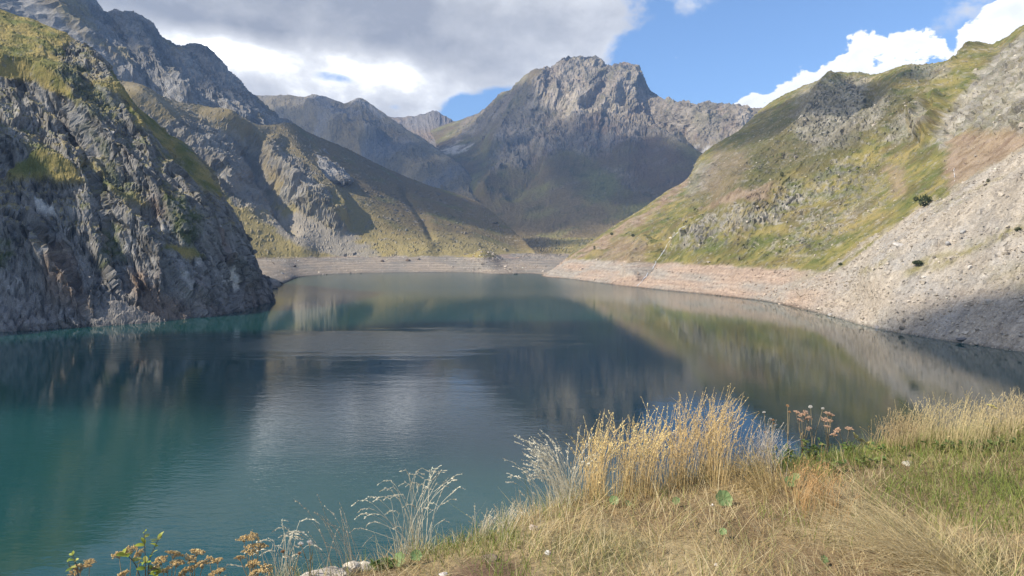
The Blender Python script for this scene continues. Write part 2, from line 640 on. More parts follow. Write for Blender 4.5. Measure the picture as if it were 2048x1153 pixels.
# ---- left headland cliff
def build_left_cliff():
    cols = [
        fall_line(W(-900, 770), at(-1000, -500, 300), sag=4),
        fall_line(W(-420, 705), at(-420, -170, 430), sag=4),
        fall_line(W(-140, 679), at(-150, -55, 470), sag=6),
        fall_line(W(0, 665), at(0, 20, 478), sag=8),
        fall_line(W(90, 660), at(80, 52, 478), sag=9),
        fall_line(W(170, 656), at(135, 82, 476), sag=9),
        fall_line(W(240, 651), at(186, 122, 474), sag=9),
        fall_line(W(300, 646), at(226, 176, 472), sag=9),
        fall_line(W(355, 641), at(325, 262, 470), sag=8),
        fall_line(W(405, 636), at(396, 338, 468), sag=7),
        fall_line(W(455, 628), at(462, 420, 467), sag=5),
        fall_line(W(500, 619), at(502, 490, 468), sag=3),
        fall_line(W(532, 609), at(528, 555, 470), sag=1),
        fall_line(W(546, 602), at(543, 592, 478), sag=0),
        fall_line(W(540, 597), at(520, 560, 520), sag=2),
        fall_line(W(500, 590), at(440, 470, 560), sag=4),
    ]
    T = Terrain(cols, 500, 400, back=[(-25, 22, 4), (-70, 60, 14), (-160, 120, 20)])
    u, v = T.u, T.v
    P0 = T.P.copy()
    # spurs and gullies seen on the face
    d = crest(u, v, [(-200, 110), (0, 150), (70, 160), (130, 205), (195, 290), (260, 380), (330, 450), (420, 560)], 13, 150, 32)
    d += crest(u, v, [(-100, 250), (30, 300), (90, 330), (170, 360), (235, 430), (300, 520), (330, 620)], 9, 90, 40)
    d += crest(u, v, [(150, 95), (200, 190), (270, 300), (340, 400), (420, 500), (470, 600)], 8, 55, 38)
    d += crest(u, v, [(-60, 420), (60, 470), (120, 560), (200, 640)], 7, 60, 50)
    d += crest(u, v, [(330, 265), (400, 340), (450, 430), (490, 520), (520, 600)], 5, 20, 40)
    d += crest(u, v, [(430, 520), (480, 545), (505, 580)], 5, 18, 18)
    d -= crest(u, v, [(100, 190), (170, 300), (200, 420), (240, 530), (260, 600)], 7, 26, 30)
    d -= crest(u, v, [(60, 400), (110, 480), (150, 560), (180, 640)], 6, 28, 28)
    keep = 0.35 + 0.65 * (1 - smooth(T.t, 0.66, 0.72))
    T.push(d * keep)
    # stratified rock: slabs dipping steeply to the right
    a = np.array([0.86, 0.30, 0.42]); a /= np.linalg.norm(a)
    b = np.array([0.42, -0.10, -0.90]); b /= np.linalg.norm(b)
    c = np.cross(a, b)
    M = np.stack([a, b, c], 1)
    Q = T.P @ M
    warp = fbm(T.P / 30.0, 3, seed=4)[:, None] * 6.0
    big = ridged((Q + warp) / np.array([22.0, 120.0, 44.0]), 4, seed=1)
    mid = ridged((Q + warp) / np.array([6.0, 48.0, 13.0]), 4, seed=2)
    fine = ridged((Q + warp * 0.4) / np.array([1.9, 6.5, 2.6]), 4, gain=0.6, seed=3)
    uw, vw = warp_uv(T, 34, 26.0, 2)
    grass = in_poly(uw, vw, [(-1200, -600), (-300, -140), (0, -10), (120, 55), (190, 110), (150, 95), (112, 100), (120, 150), (150, 215), (105, 185), (60, 158), (0, 150), (-300, 120), (-1200, 200)], 6)
    strip = 1.5 * crest(uw, vw, [(195, 150), (260, 205), (330, 270), (400, 345), (430, 390)], 1.0, 40, 30, 0.05)
    knoll = in_poly(uw, vw, [(5, 350), (35, 312), (75, 292), (115, 300), (190, 362), (110, 368), (50, 360)], 7)
    knoll = np.maximum(knoll, in_poly(uw, vw, [(322, 500), (345, 486), (400, 492), (418, 506), (380, 520), (350, 508)], 5))
    sgrass = crest(uw, vw, [(150, 300), (200, 330), (250, 380), (300, 425)], 0.9, 16, 16, 0.1)
    brk = 0.25 + 0.75 * smooth(fbm(T.P / 4.0, 4, gain=0.65, seed=61), -0.25, 0.15)
    moss = brk * np.maximum.reduce([
        in_poly(uw, vw, [(45, 265), (95, 275), (150, 330), (60, 300)], 9),
        in_poly(uw, vw, [(212, 440), (235, 455), (256, 525), (192, 528), (205, 480)], 8),
        in_poly(uw, vw, [(320, 385), (360, 395), (410, 440), (400, 490), (350, 470), (325, 430)], 14),
        in_poly(uw, vw, [(-60, 490), (20, 480), (25, 530), (-60, 540)], 8),
        in_poly(uw, vw, [(112, 120), (165, 120), (215, 200), (240, 250), (160, 225), (110, 165)], 14) * 0.8,
        in_poly(uw, vw, [(170, 255), (205, 285), (290, 400), (260, 400), (200, 320)], 10) * 0.75])
    soil = np.maximum.reduce([
        in_poly(uw, vw, [(265, 545), (330, 560), (375, 600), (360, 645), (270, 640)], 14),
        in_poly(uw, vw, [(85, 470), (110, 480), (150, 550), (185, 620), (110, 610), (95, 540)], 12) * 0.7])
    turf = np.clip(grass + strip + knoll + sgrass, 0, 1)
    steep = smooth(T.N[:, 2], 0.35, 0.75)
    talus = in_poly(uw, vw, [(170, 640), (250, 600), (320, 640), (320, 655), (170, 668)], 8)
    rockw = (1 - 0.82 * np.clip(turf + 0.6 * moss, 0, 1)) * (1 - 0.75 * talus)
    crack = smooth(1 - np.abs(perlin((Q + warp) / np.array([3.6, 24.0, 9.0]))) * 1.6, 0.86, 0.97)
    crack = np.maximum(crack, smooth(1 - np.abs(perlin((Q + warp) / np.array([9.0, 7.0, 30.0]) + 5)) * 1.6, 0.9, 0.98) * 0.7)
    fa = facets((Q + warp) / np.array([10.0, 46.0, 20.0]), 1.0, 0.5, seed=1)
    fb = facets((Q + warp) / np.array([3.2, 16.0, 7.0]), 1.0, 0.5, seed=2)
    fc = facets((Q + warp * 0.5) / np.array([1.1, 4.5, 2.4]), 1.0, 0.5, seed=3)
    slab = 1 - 0.7 * smooth(fbm((Q + warp) / np.array([20.0, 60.0, 40.0]), 3, seed=66), -0.15, 0.2)
    T.push((5.0 * (big - 0.45) + 2.2 * (mid - 0.45) + 2.1 * fa + (1.2 * fb + 0.5 * fc) * slab - 1.1 * crack) * rockw + turf * 0.8 * fbm(T.P / 4.0, 4, seed=6) + 2.0 * fbm(T.P / 18.0, 2, seed=8))
    # albedo
    tone = fbm(T.P / np.array([18.0, 18.0, 18.0]), 4, seed=5)
    q = ridged((Q + warp) / np.array([4.0, 15.0, 6.0]), 4, seed=12)
    col = lerp(GREY, PALE, smooth(tone + 0.6 * (q - 0.5), -0.1, 0.75) * 0.75)
    col = lerp(col, DARK, smooth(-tone + 0.7 * fbm(T.P / 5.0, 4, gain=0.6, seed=15), 0.05, 0.5) * 0.75)
    col = lerp(col, PALE, smooth(fbm((Q + warp) / np.array([2.5, 9.0, 4.0]), 4, gain=0.65, seed=16), 0.1, 0.5) * 0.7)
    col = lerp(col, RED, smooth(fbm(T.P / 25.0, 3, seed=21), 0.2, 0.55) * 0.35)
    col = lerp(col, BROWN, soil * 0.8)
    lime = smooth(fbm(T.P / 12.0, 3, seed=31), 0.34, 0.46)
    col = lerp(col, (0.55, 0.52, 0.48), lime * 0.45)
    col = col * (1 - 0.5 * crack[:, None])
    # thin turf on ledges
    ledge = smooth(T.N[:, 2] + 0.28 * fbm(T.P / 6.0, 3, seed=41), 0.64, 0.84) * smooth(T.P[:, 2], 25, 45)
    gcol = lerp(STRAW, GREEN, smooth(fbm(T.P / 16.0, 4, seed=17), -0.25, 0.35))
    gcol = lerp(gcol, GREY, smooth(fbm(T.P / 3.0, 3, seed=18), 0.22, 0.45) * 0.6)
    col = lerp(col, lerp(MOSS, GREEN, smooth(tone, -0.2, 0.5) * 0.4), np.clip(moss, 0, 1) * 0.9)
    col = lerp(col, gcol * 0.9, ledge * 0.75 * (1 - turf))
    col = lerp(col, gcol, turf)
    # pale rock scar near the tip, talus at the foot
    scar = np.maximum(in_poly(uw, vw, [(458, 535), (480, 532), (503, 555), (492, 572), (474, 562)], 4), in_poly(uw, vw, [(78, 400), (105, 395), (112, 420), (88, 428)], 5) * 0.7)
    col = lerp(col, (0.66, 0.62, 0.56), scar * 0.9)
    col = col * np.array([1.18, 1.17, 1.15])
    col = lerp(col, (0.22, 0.195, 0.165), talus * 0.8)
    z = T.P[:, 2]
    wet = 1 - smooth(z, 0.2, 1.6)
    col = col * (1 - 0.4 * wet[:, None])
    low = (1 - smooth(z, 10, 17)) * 0.35
    col = lerp(col, (0.25, 0.225, 0.20), low)
    return T.build('left_cliff', terrain_mat('cliff_rock', 0.9, 0.5, 1.6), col)


# ---- high ridge behind it, in blue haze
def build_left_ridge():
    sky = [(-700, -420, 1250), (-200, -200, 1400), (60, -75, 1500), (150, -30, 1560), (190, 0, 1580), (216, 24, 1585), (232, 20, 1590), (252, 33, 1595), (278, 31, 1600),
           (300, 42, 1610), (318, 62, 1620), (345, 88, 1640), (362, 98, 1660), (378, 92, 1670), (400, 90, 1680), (430, 106, 1700), (447, 128, 1710),
           (470, 160, 1720), (500, 190, 1740), (532, 218, 1760), (562, 250, 1800), (620, 300, 1900)]
    cols = []
    for k, (u, v, d) in enumerate(sky):
        t = at(u, v, d)
        f = at(min(u + 150, 700), 330 + 0.05 * max(u, 0), d - 420)
        cols.append(fall_line(f, t, n=5, sag=12, under=10))
    T = Terrain(cols, 380, 230, back=[(-25, 30, -4), (-120, 90, -60), (-260, 200, -160)])
    d = crest(T.u, T.v, [(240, 25), (275, 90), (330, 160), (400, 230)], 30, 40, 55)
    d += crest(T.u, T.v, [(340, 90), (380, 150), (440, 210), (500, 260)], 22, 40, 50)
    d += crest(T.u, T.v, [(60, -60), (110, 40), (200, 120), (300, 190)], 30, 60, 60)
    d -= crest(T.u, T.v, [(300, 60), (340, 130), (400, 200), (460, 250)], 18, 30, 30)
    keep = 0.25 + 0.75 * (1 - smooth(T.t, 0.60, 0.72))
    T.push(d * keep)
    st = np.stack([T.s * 26, T.t * 5, T.s * 0], 1)
    wv = fbm(T.P / 120.0, 3, seed=2)[:, None]
    gul = ridged(st + wv * 0.8, 4, seed=3)
    cr = ridged(T.P / np.array([60.0, 60.0, 95.0]) + wv, 5, seed=5)
    fn = ridged(T.P / np.array([13.0, 13.0, 20.0]), 4, gain=0.6, seed=6)
    fa = facets(T.P / np.array([45.0, 45.0, 95.0]) + wv, 1.0, 0.4, seed=1)
    fb = facets(T.P / np.array([15.0, 15.0, 32.0]) + wv, 1.0, 0.4, seed=2)
    edge = 1 - 0.65 * smooth(T.t, 0.58, 0.68) * (1 - smooth(T.t, 0.74, 0.8))
    T.push((8 * (gul - 0.45) + 9 * (cr - 0.45) + 4.5 * fa) * edge + 2.6 * (fn - 0.45) + 2.6 * fb * edge)
    tone = fbm(T.P / 90.0, 4, seed=8)
    col = lerp(GREY, PALE, smooth(tone + 0.4 * fbm(T.P / 15.0, 3, seed=9), -0.2, 0.6) * 0.7)
    col = lerp(col, DARK, smooth(-tone, 0.0, 0.5) * 0.5)
    uw, vw = warp_uv(T, 30, 90.0, 4)
    g = in_poly(uw, vw, [(100, -60), (150, -20), (190, 40), (170, 60), (120, 20), (60, -20)], 14)
    g = np.maximum(g, crest(uw, vw, [(130, 35), (170, 80), (240, 130)], 1, 16, 16, 0.1))
    g = np.maximum(g, 0.7 * smooth(fbm(T.P / 70.0, 3, seed=13) + 0.3 * (T.N[:, 2] - 0.6), 0.15, 0.4))
    col = lerp(col, lerp(STRAW, HEATH, smooth(tone, -0.3, 0.3)), g * 0.8)
    return T.build('left_ridge', terrain_mat('ridge_rock', 0.14, 3.0, 0.3), col)


# ---- valley side below the ridge: grassy shelf, crags, fans
def build_left_valley_side():
    top = [(-500, -60, 950), (-100, 70, 1000), (90, 110, 1050), (200, 150, 1090), (260, 172, 1120), (330, 203, 1170), (400, 214, 1230), (440, 234, 1270), (492, 257, 1330),
           (545, 252, 1420), (582, 249, 1480), (620, 269, 1540), (700, 303, 1640), (770, 338, 1740), (850, 370, 1850), (935, 396, 1940), (968, 414, 1860), (1000, 438, 1740), (1036, 472, 1560), (1070, 505, 1380)]
    foot = [(-300, 520, 640), (100, 525, 680), (250, 524, 730), (330, 522, 780), (380, 521, 820), (440, 520, 850), (480, 519, 880), (515, 518, 900), (560, 517, 930),
            (610, 516, 960), (650, 515, 985), (690, 515, 1000), (740, 515, 1010), (790, 515, 1020), (840, 515, 1035), (885, 515, 1050), (925, 515, 1075), (965, 518, 1110), (1015, 518, 1180), (1060, 520, 1230)]
    cols = [fall_line(at(*f), at(*t), n=5, sag=-4 if k < 12 else -10, under=12) for k, (f, t) in enumerate(zip(foot, top))]
    T = Terrain(cols, 470, 260, back=[(0, 40, -6), (0, 150, -45), (10, 320, -130)])
    u, v = T.u, T.v
    d = crest(u, v, [(400, 215), (450, 260), (500, 290), (530, 330), (570, 380), (610, 420), (690, 470)], 34, 60, 26)
    d += crest(u, v, [(230, 170), (300, 230), (360, 290), (430, 340), (470, 400)], 24, 70, 40)
    d += crest(u, v, [(520, 290), (570, 300), (620, 360), (660, 410), (700, 470)], 22, 18, 50)
    d += crest(u, v, [(555, 385), (590, 370), (620, 390), (640, 430)], 9, 40, 40)
    d -= crest(u, v, [(480, 270), (520, 350), (560, 430), (600, 480)], 20, 26, 20)
    d += crest(u, v, [(450, 400), (520, 450), (640, 512)], 7, 60, 30)
    d += crest(u, v, [(690, 400), (780, 460), (880, 512)], 8, 60, 60)
    d -= crest(u, v, [(800, 370), (850, 440), (870, 490)], 7, 18, 18)
    T.push(d * (0.3 + 0.7 * (1 - smooth(T.t, 0.60, 0.70))))
    u, v = T.u, T.v
    uw, vw = warp_uv(T, 30, 50.0, 4)
    crag = np.maximum.reduce([
        in_poly(uw, vw, [(200, 215), (330, 238), (400, 232), (470, 262), (520, 300), (548, 380), (560, 440), (470, 415), (380, 330), (200, 260)], 12),
        in_poly(uw, vw, [(515, 292), (560, 285), (610, 330), (660, 395), (695, 470), (640, 440), (600, 400), (545, 335)], 9),
        in_poly(uw, vw, [(555, 380), (590, 362), (625, 390), (640, 440), (600, 420), (565, 400)], 6)])
    small = smooth(fbm(T.P / 28.0, 4, seed=14), 0.22, 0.45) * 0.6
    rockw = np.clip(crag + small, 0, 1)
    wv = fbm(T.P / 60.0, 3, seed=5)[:, None]
    cr = ridged(T.P / np.array([26.0, 26.0, 60.0]) + wv, 5, seed=7)
    fn = ridged(T.P / np.array([6.5, 6.5, 12.0]) + wv, 4, gain=0.6, seed=8)
    st = np.stack([T.s * 36, T.t * 4, T.s * 0], 1)
    gul = ridged(st + wv * 0.5, 4, seed=9)
    fa = facets(T.P / np.array([24.0, 24.0, 36.0]) + wv, 1.0, 0.4, seed=1)
    fb = facets(T.P / np.array([8.0, 8.0, 11.0]) + wv, 1.0, 0.5, seed=2)
    knob = smooth(fbm(T.P / 8.0, 4, gain=0.7, seed=71) + 0.15 * fbm(T.P / 60.0, 3, seed=72), 0.22, 0.36) * (1 - rockw) * smooth(T.P[:, 2], 20, 26)
    bush = smooth(fbm(T.P / 9.0, 4, gain=0.7, seed=81), 0.26, 0.4) * (1 - rockw) * (1 - knob) * smooth(T.P[:, 2], 20, 26)
    T.push(knob * 1.4 + bush * 1.0)
    T.push((4.5 * (cr - 0.4) + 1.5 * (fn - 0.4) + 4.5 * fa + 2.2 * fb) * (0.07 + 0.93 * rockw) + 0.6 * (gul - 0.45) * (1 - 0.4 * rockw) + 1.6 * fbm(T.P / 30.0, 4, seed=10) + 0.5 * fbm(T.P / 5.0, 3, seed=30))
    tone = fbm(T.P / 45.0, 5, seed=11)
    rock = lerp(GREY, PALE, smooth(tone + 0.5 * fbm(T.P / 9.0, 3, seed=12), -0.2, 0.6) * 0.8)
    rock = lerp(rock, DARK, smooth(-tone, -0.1, 0.5) * 0.6)
    mead = lerp(STRAW, GREEN, smooth(fbm(T.P / 40.0, 4, seed=15), -0.05, 0.6) * 0.7)
    shelf = smooth(T.P[:, 2], 90, 150)
    mead = lerp(mead, (0.36, 0.285, 0.125), (1 - smooth(T.P[:, 2], 60, 110)) * 0.6)
    mead = lerp(mead, (0.20, 0.155, 0.085), shelf * 0.75)
    mead = lerp(mead, (0.30, 0.265, 0.22), smooth(fbm(T.P / 9.0, 4, gain=0.65, seed=45), 0.1, 0.4) * (0.2 + 0.45 * shelf))
    far = smooth(u, 640, 860) * smooth(500 - v, 0, 60) + smooth(T.P[:, 1], 1300, 1500) * smooth(u, 520, 640)
    col = lerp(mead, HEATH, np.clip(far + 0.9 * smooth(tone, 0.05, 0.5) * 0.4, 0, 1) * 0.85)
    col = lerp(col, GREEN, np.clip(far, 0, 1) * smooth(fbm(T.P / 70.0, 4, seed=31), 0.0, 0.4) * 0.6)
    col = lerp(col, rock, np.clip(rockw * (0.75 + 0.6 * fbm(T.P / 8.0, 3, seed=16)), 0, 1))
    col = lerp(col, rock, knob * 0.7)
    col = lerp(col, (0.09, 0.085, 0.035), bush * 0.6)
    scr = np.maximum(in_poly(uw, vw, [(555, 440), (600, 420), (690, 470), (760, 515), (655, 516), (600, 490), (520, 440)], 8), in_poly(uw, vw, [(480, 330), (545, 400), (570, 450), (500, 420), (450, 380)], 9) * 0.8)
    col = lerp(col, (0.30, 0.265, 0.22), scr * 0.85)
    band = crest(uw, vw, [(230, 165), (330, 205), (420, 235), (520, 300), (570, 310)], 1, 12, 16, 0.05)
    col = lerp(col, (0.36, 0.30, 0.20), band * 0.5)
    col, m = drawdown(T, col, SILT, PINK, 2.0)
    return T.build('left_valley_side', terrain_mat('valley_turf', 0.35, 1.2, 0.8), col)


# ---- far ridge closing the valley on the left
def build_far_ridge():
    top = [(380, 200, 3900), (500, 196, 3800), (545, 195, 3750), (575, 194, 3700), (600, 198, 3680), (622, 195, 3660), (655, 202, 3620), (690, 211, 3580), (704, 203, 3560), (716, 199, 3550), (735, 210, 3530), (770, 234, 3480),
           (800, 255, 3350), (835, 277, 3200), (868, 300, 3050), (905, 325, 2850), (935, 362, 2600), (958, 408, 2380), (985, 450, 2280)]
    cols = []
    for u, v, d in top:
        cols.append(fall_line(at(u * 0.8 + 200, 440, d * 0.72), at(u, v, d), n=5, sag=-20, under=20))
    T = Terrain(cols, 340, 170, back=[(30, 60, -6), (90, 260, -90), (200, 500, -260)])
    u, v = T.u, T.v
    d = crest(u, v, [(600, 200), (680, 250), (760, 300), (880, 360)], 40, 60, 50)
    d -= crest(u, v, [(560, 215), (640, 290), (740, 330)], 40, 40, 50)
    d += crest(u, v, [(640, 265), (690, 255), (730, 270), (760, 300)], 40, 30, 40)
    T.push(d * (0.25 + 0.75 * (1 - smooth(T.t, 0.60, 0.70))))
    wv = fbm(T.P / 260.0, 3, seed=2)[:, None]
    st = np.stack([T.s * 22, T.t * 4, T.s * 0], 1)
    edge = 1 - 0.7 * smooth(T.t, 0.58, 0.68) * (1 - smooth(T.t, 0.74, 0.8))
    T.push((6 * (ridged(st + wv * 0.9, 4, seed=3) - 0.45) + 20 * (ridged(T.P / np.array([170.0, 170.0, 170.0]) + wv, 5, seed=4) - 0.45)) * edge + 3 * facets(T.P / 40.0, 1, 0.3))
    tone = fbm(T.P / 220.0, 5, seed=5)
    col = lerp((0.20, 0.165, 0.10), GREY, smooth(tone, -0.1, 0.4) * 0.9)
    col = lerp(col, (0.30, 0.25, 0.16), crest(T.u, T.v, [(716, 199), (770, 236), (835, 280), (900, 325)], 1, 40, 16, 0.05))  # sunlit crest of the spur painted into the turf colour
    col = lerp(col, PALE, crest(T.u, T.v, [(700, 200), (716, 199), (740, 214), (770, 236)], 1, 10, 16, 0.05) * 0.8)
    col = lerp(col, DARK, smooth(-tone, 0.1, 0.5) * 0.5)
    return T.build('far_ridge', terrain_mat('far_turf', 0.05, 7.0, 0.1), col)


# ---- the cirque behind it
def build_head_wall():
    top = [(640, 225, 4700), (740, 232, 4600), (790, 236, 4550), (815, 236, 4520), (840, 232, 4500), (858, 226, 4480), (868, 224, 4470), (884, 232, 4450), (896, 238, 4430), (910, 245, 4400), (930, 238, 4380), (960, 226, 4350), (1000, 205, 4300)]
    cols = [fall_line(at(0.45 * u + 500, 300, d * 0.8), at(u, v, d), n=5, sag=-40, under=30) for u, v, d in top]
    T = Terrain(cols, 170, 90, back=[(0, 60, -6), (0, 300, -120)])
    wv = fbm(T.P / 260.0, 3, seed=3)[:, None]
    st = np.stack([T.s * 16, T.t * 3, T.s * 0], 1)
    T.push(8 * (ridged(st + wv * 0.5, 4, seed=6) - 0.45) + 8 * (ridged(T.P / 160.0 + wv, 4, seed=7) - 0.45) + 3 * facets(T.P / 40.0, 1, 0.3))
    tone = fbm(T.P / 260.0, 4, seed=5)
    col = lerp((0.22, 0.17, 0.12), GREY, smooth(tone, -0.3, 0.3) * 0.7)
    return T.build('head_wall', terrain_mat('wall_turf', 0.05, 5.0, 0.1), col)


# ---- the central peak
def build_central_peak():
    top = [(860, 262, 4150), (905, 246, 4050), (935, 239, 3900), (960, 226, 3750), (985, 205, 3600), (1002, 189, 3500), (1030, 183, 3400), (1050, 161, 3300), (1072, 150, 3220), (1090, 139, 3150), (1104, 140, 3120), (1116, 128, 3100),
           (1130, 120, 3085), (1156, 117, 3070), (1186, 118, 3060), (1200, 125, 3050), (1213, 137, 3040), (1232, 132, 3020), (1258, 131, 3000), (1272, 137, 2990), (1281, 152, 2980), (1291, 176, 2960), (1303, 189, 2940),
           (1330, 203, 2850), (1346, 209, 2780), (1382, 212, 2700), (1412, 211, 2640), (1440, 214, 2600), (1470, 213, 2560), (1500, 219, 2520), (1525, 224, 2500), (1620, 240, 2450), (1700, 260, 2400)]
    cols = []
    n = len(top)
    for k, (u, v, d) in enumerate(top):
        f = k / (n - 1)
        uu = 900 + 560 * f
        foot = at(uu, 478 - 20 * f, 2150 - 500 * f)
        midd = at(0.45 * u + 0.55 * uu, 385 - 10 * f, 2500 - 470 * f)
        crag = at(0.72 * u + 0.28 * uu, 0.38 * v + 0.62 * (300 + 10 * f), 0.72 * d + 0.28 * (2500 - 400 * f))
        T_ = at(u, v, d)
        cols.append([foot + Vector((0, -40, -15)), foot, foot.lerp(midd, 0.5) + Vector((0, 0, -12)), midd, midd.lerp(crag, 0.5) + Vector((0, 0, -6)), crag, crag.lerp(T_, 0.5) + Vector((0, 0, 8)), T_])
    T = Terrain(cols, 560, 300, back=[(20, 40, -4), (60, 220, -110), (100, 420, -320)])
    u, v = T.u, T.v
    d = crest(u, v, [(1104, 140), (1075, 180), (1055, 215), (1020, 260), (985, 330)], 60, 60, 70)
    d += crest(u, v, [(1212, 137), (1190, 175), (1160, 200), (1140, 240)], 26, 20, 26)
    d += crest(u, v, [(1275, 140), (1245, 175), (1225, 200), (1215, 240), (1190, 290)], 44, 34, 60)
    d -= crest(u, v, [(1215, 150), (1180, 205), (1165, 250)], 34, 40, 30)
    d -= crest(u, v, [(1300, 200), (1320, 260), (1390, 290), (1450, 300)], 45, 26, 26)
    d += crest(u, v, [(1130, 240), (1160, 238), (1215, 228), (1245, 242), (1290, 262), (1350, 280), (1420, 310)], 55, 22, 120)
    d += crest(u, v, [(1060, 300), (1120, 270), (1170, 240)], 30, 30, 90)
    d += crest(u, v, [(1045, 320), (1000, 350), (960, 400)], 40, 26, 44)
    d -= crest(u, v, [(1090, 300), (1060, 350), (1010, 400)], 28, 40, 30)
    d += crest(u, v, [(1330, 206), (1420, 240), (1500, 250)], 26, 60, 34, 0.05)
    T.push(d * (0.22 + 0.78 * (1 - smooth(T.t, 0.66, 0.76))))
    u, v = T.u, T.v
    uw, vw = warp_uv(T, 26, 110.0, 4)
    rock = np.maximum.reduce([
        in_poly(uw, vw, [(985, 330), (1000, 240), (1040, 190), (1090, 130), (1150, 100), (1290, 120), (1310, 190), (1340, 190), (1640, 220), (1500, 300), (1430, 290), (1340, 285), (1290, 270), (1240, 290), (1190, 310), (1120, 300), (1060, 330)], 12),
        in_poly(uw, vw, [(930, 245), (985, 205), (1030, 170), (1060, 150), (1040, 210), (960, 270), (900, 275)], 10) * 0.7])
    strip = crest(uw, vw, [(1200, 330), (1250, 350), (1300, 380), (1330, 400)], 1, 12, 12, 0.1)
    small = smooth(fbm(T.P / 70.0, 4, seed=14), 0.2, 0.5) * 0.45 * smooth(T.P[:, 2], 90, 220)
    rw = np.clip(rock + small + strip * 0.6, 0, 1)
    wv = fbm(T.P / 170.0, 3, seed=2)[:, None]
    st = np.stack([T.s * 30, T.t * 5.5, T.s * 0], 1)
    gul = ridged(st + wv * 1.3, 4, seed=3)
    cr = ridged(T.P / np.array([52.0, 80.0, 130.0]) + wv, 5, seed=4)
    fn = ridged(T.P / np.array([13.0, 20.0, 36.0]) + wv, 4, gain=0.6, seed=6)
    fa = facets(T.P / np.array([45.0, 60.0, 120.0]) + wv, 1.0, 0.4, seed=1)
    fb = facets(T.P / np.array([17.0, 22.0, 42.0]) + wv, 1.0, 0.4, seed=2)
    edge = 1 - 0.6 * smooth(T.t, 0.68, 0.76) * (1 - smooth(T.t, 0.82, 0.88))
    T.push(((16 * (cr - 0.4) + 8 * fa) * edge + 5 * (fn - 0.4) + 3.6 * fb) * (0.1 + 0.9 * rw) + 7 * (gul - 0.45) * (0.4 + 0.6 * rw) * edge + 4 * fbm(T.P / 60.0, 4, seed=9))
    tone = fbm(T.P / 130.0, 5, seed=5)
    rc = lerp((0.23, 0.195, 0.15), (0.45, 0.38, 0.295), smooth(tone + 0.5 * fbm(T.P / 25.0, 3, seed=8), -0.25, 0.5) * 0.8)
    rc = lerp(rc, (0.33, 0.24, 0.18), smooth(fbm(T.P / 90.0, 3, seed=18), 0.1, 0.45) * 0.5)
    rc = lerp(rc, DARK, smooth(-tone, 0.15, 0.55) * 0.45)
    gr = lerp((0.155, 0.118, 0.06), (0.19, 0.175, 0.065), smooth(fbm(T.P / 150.0, 4, seed=12), -0.2, 0.4))
    gr = lerp(gr, (0.21, 0.16, 0.095), smooth(gul, 0.45, 0.8) * 0.35)
    gr = lerp(gr, (0.075, 0.08, 0.035), smooth(fbm(T.P / 55.0, 4, gain=0.65, seed=52), 0.1, 0.35) * 0.6)
    gr = lerp(gr, (0.17, 0.105, 0.075), in_poly(uw, vw, [(1120, 250), (1210, 230), (1290, 265), (1400, 310), (1380, 400), (1260, 360), (1150, 300)], 20) * 0.45)
    col = lerp(gr, rc, np.clip(rw * (0.8 + 0.6 * fbm(T.P / 30.0, 3, seed=16)), 0, 1))
    lit_patch = in_poly(uw, vw, [(870, 300), (900, 292), (935, 292), (930, 303), (890, 310)], 6)  # sunlit patch on the flank, painted in as pale colour
    col = lerp(col, (0.55, 0.50, 0.42), lit_patch)
    tal = in_poly(uw, vw, [(1395, 290), (1440, 292), (1450, 300), (1410, 308)], 5)
    col = lerp(col, (0.46, 0.43, 0.39), tal)
    return T.build('central_peak', terrain_mat('peak_rock', 0.07, 5.0, 0.16), col)


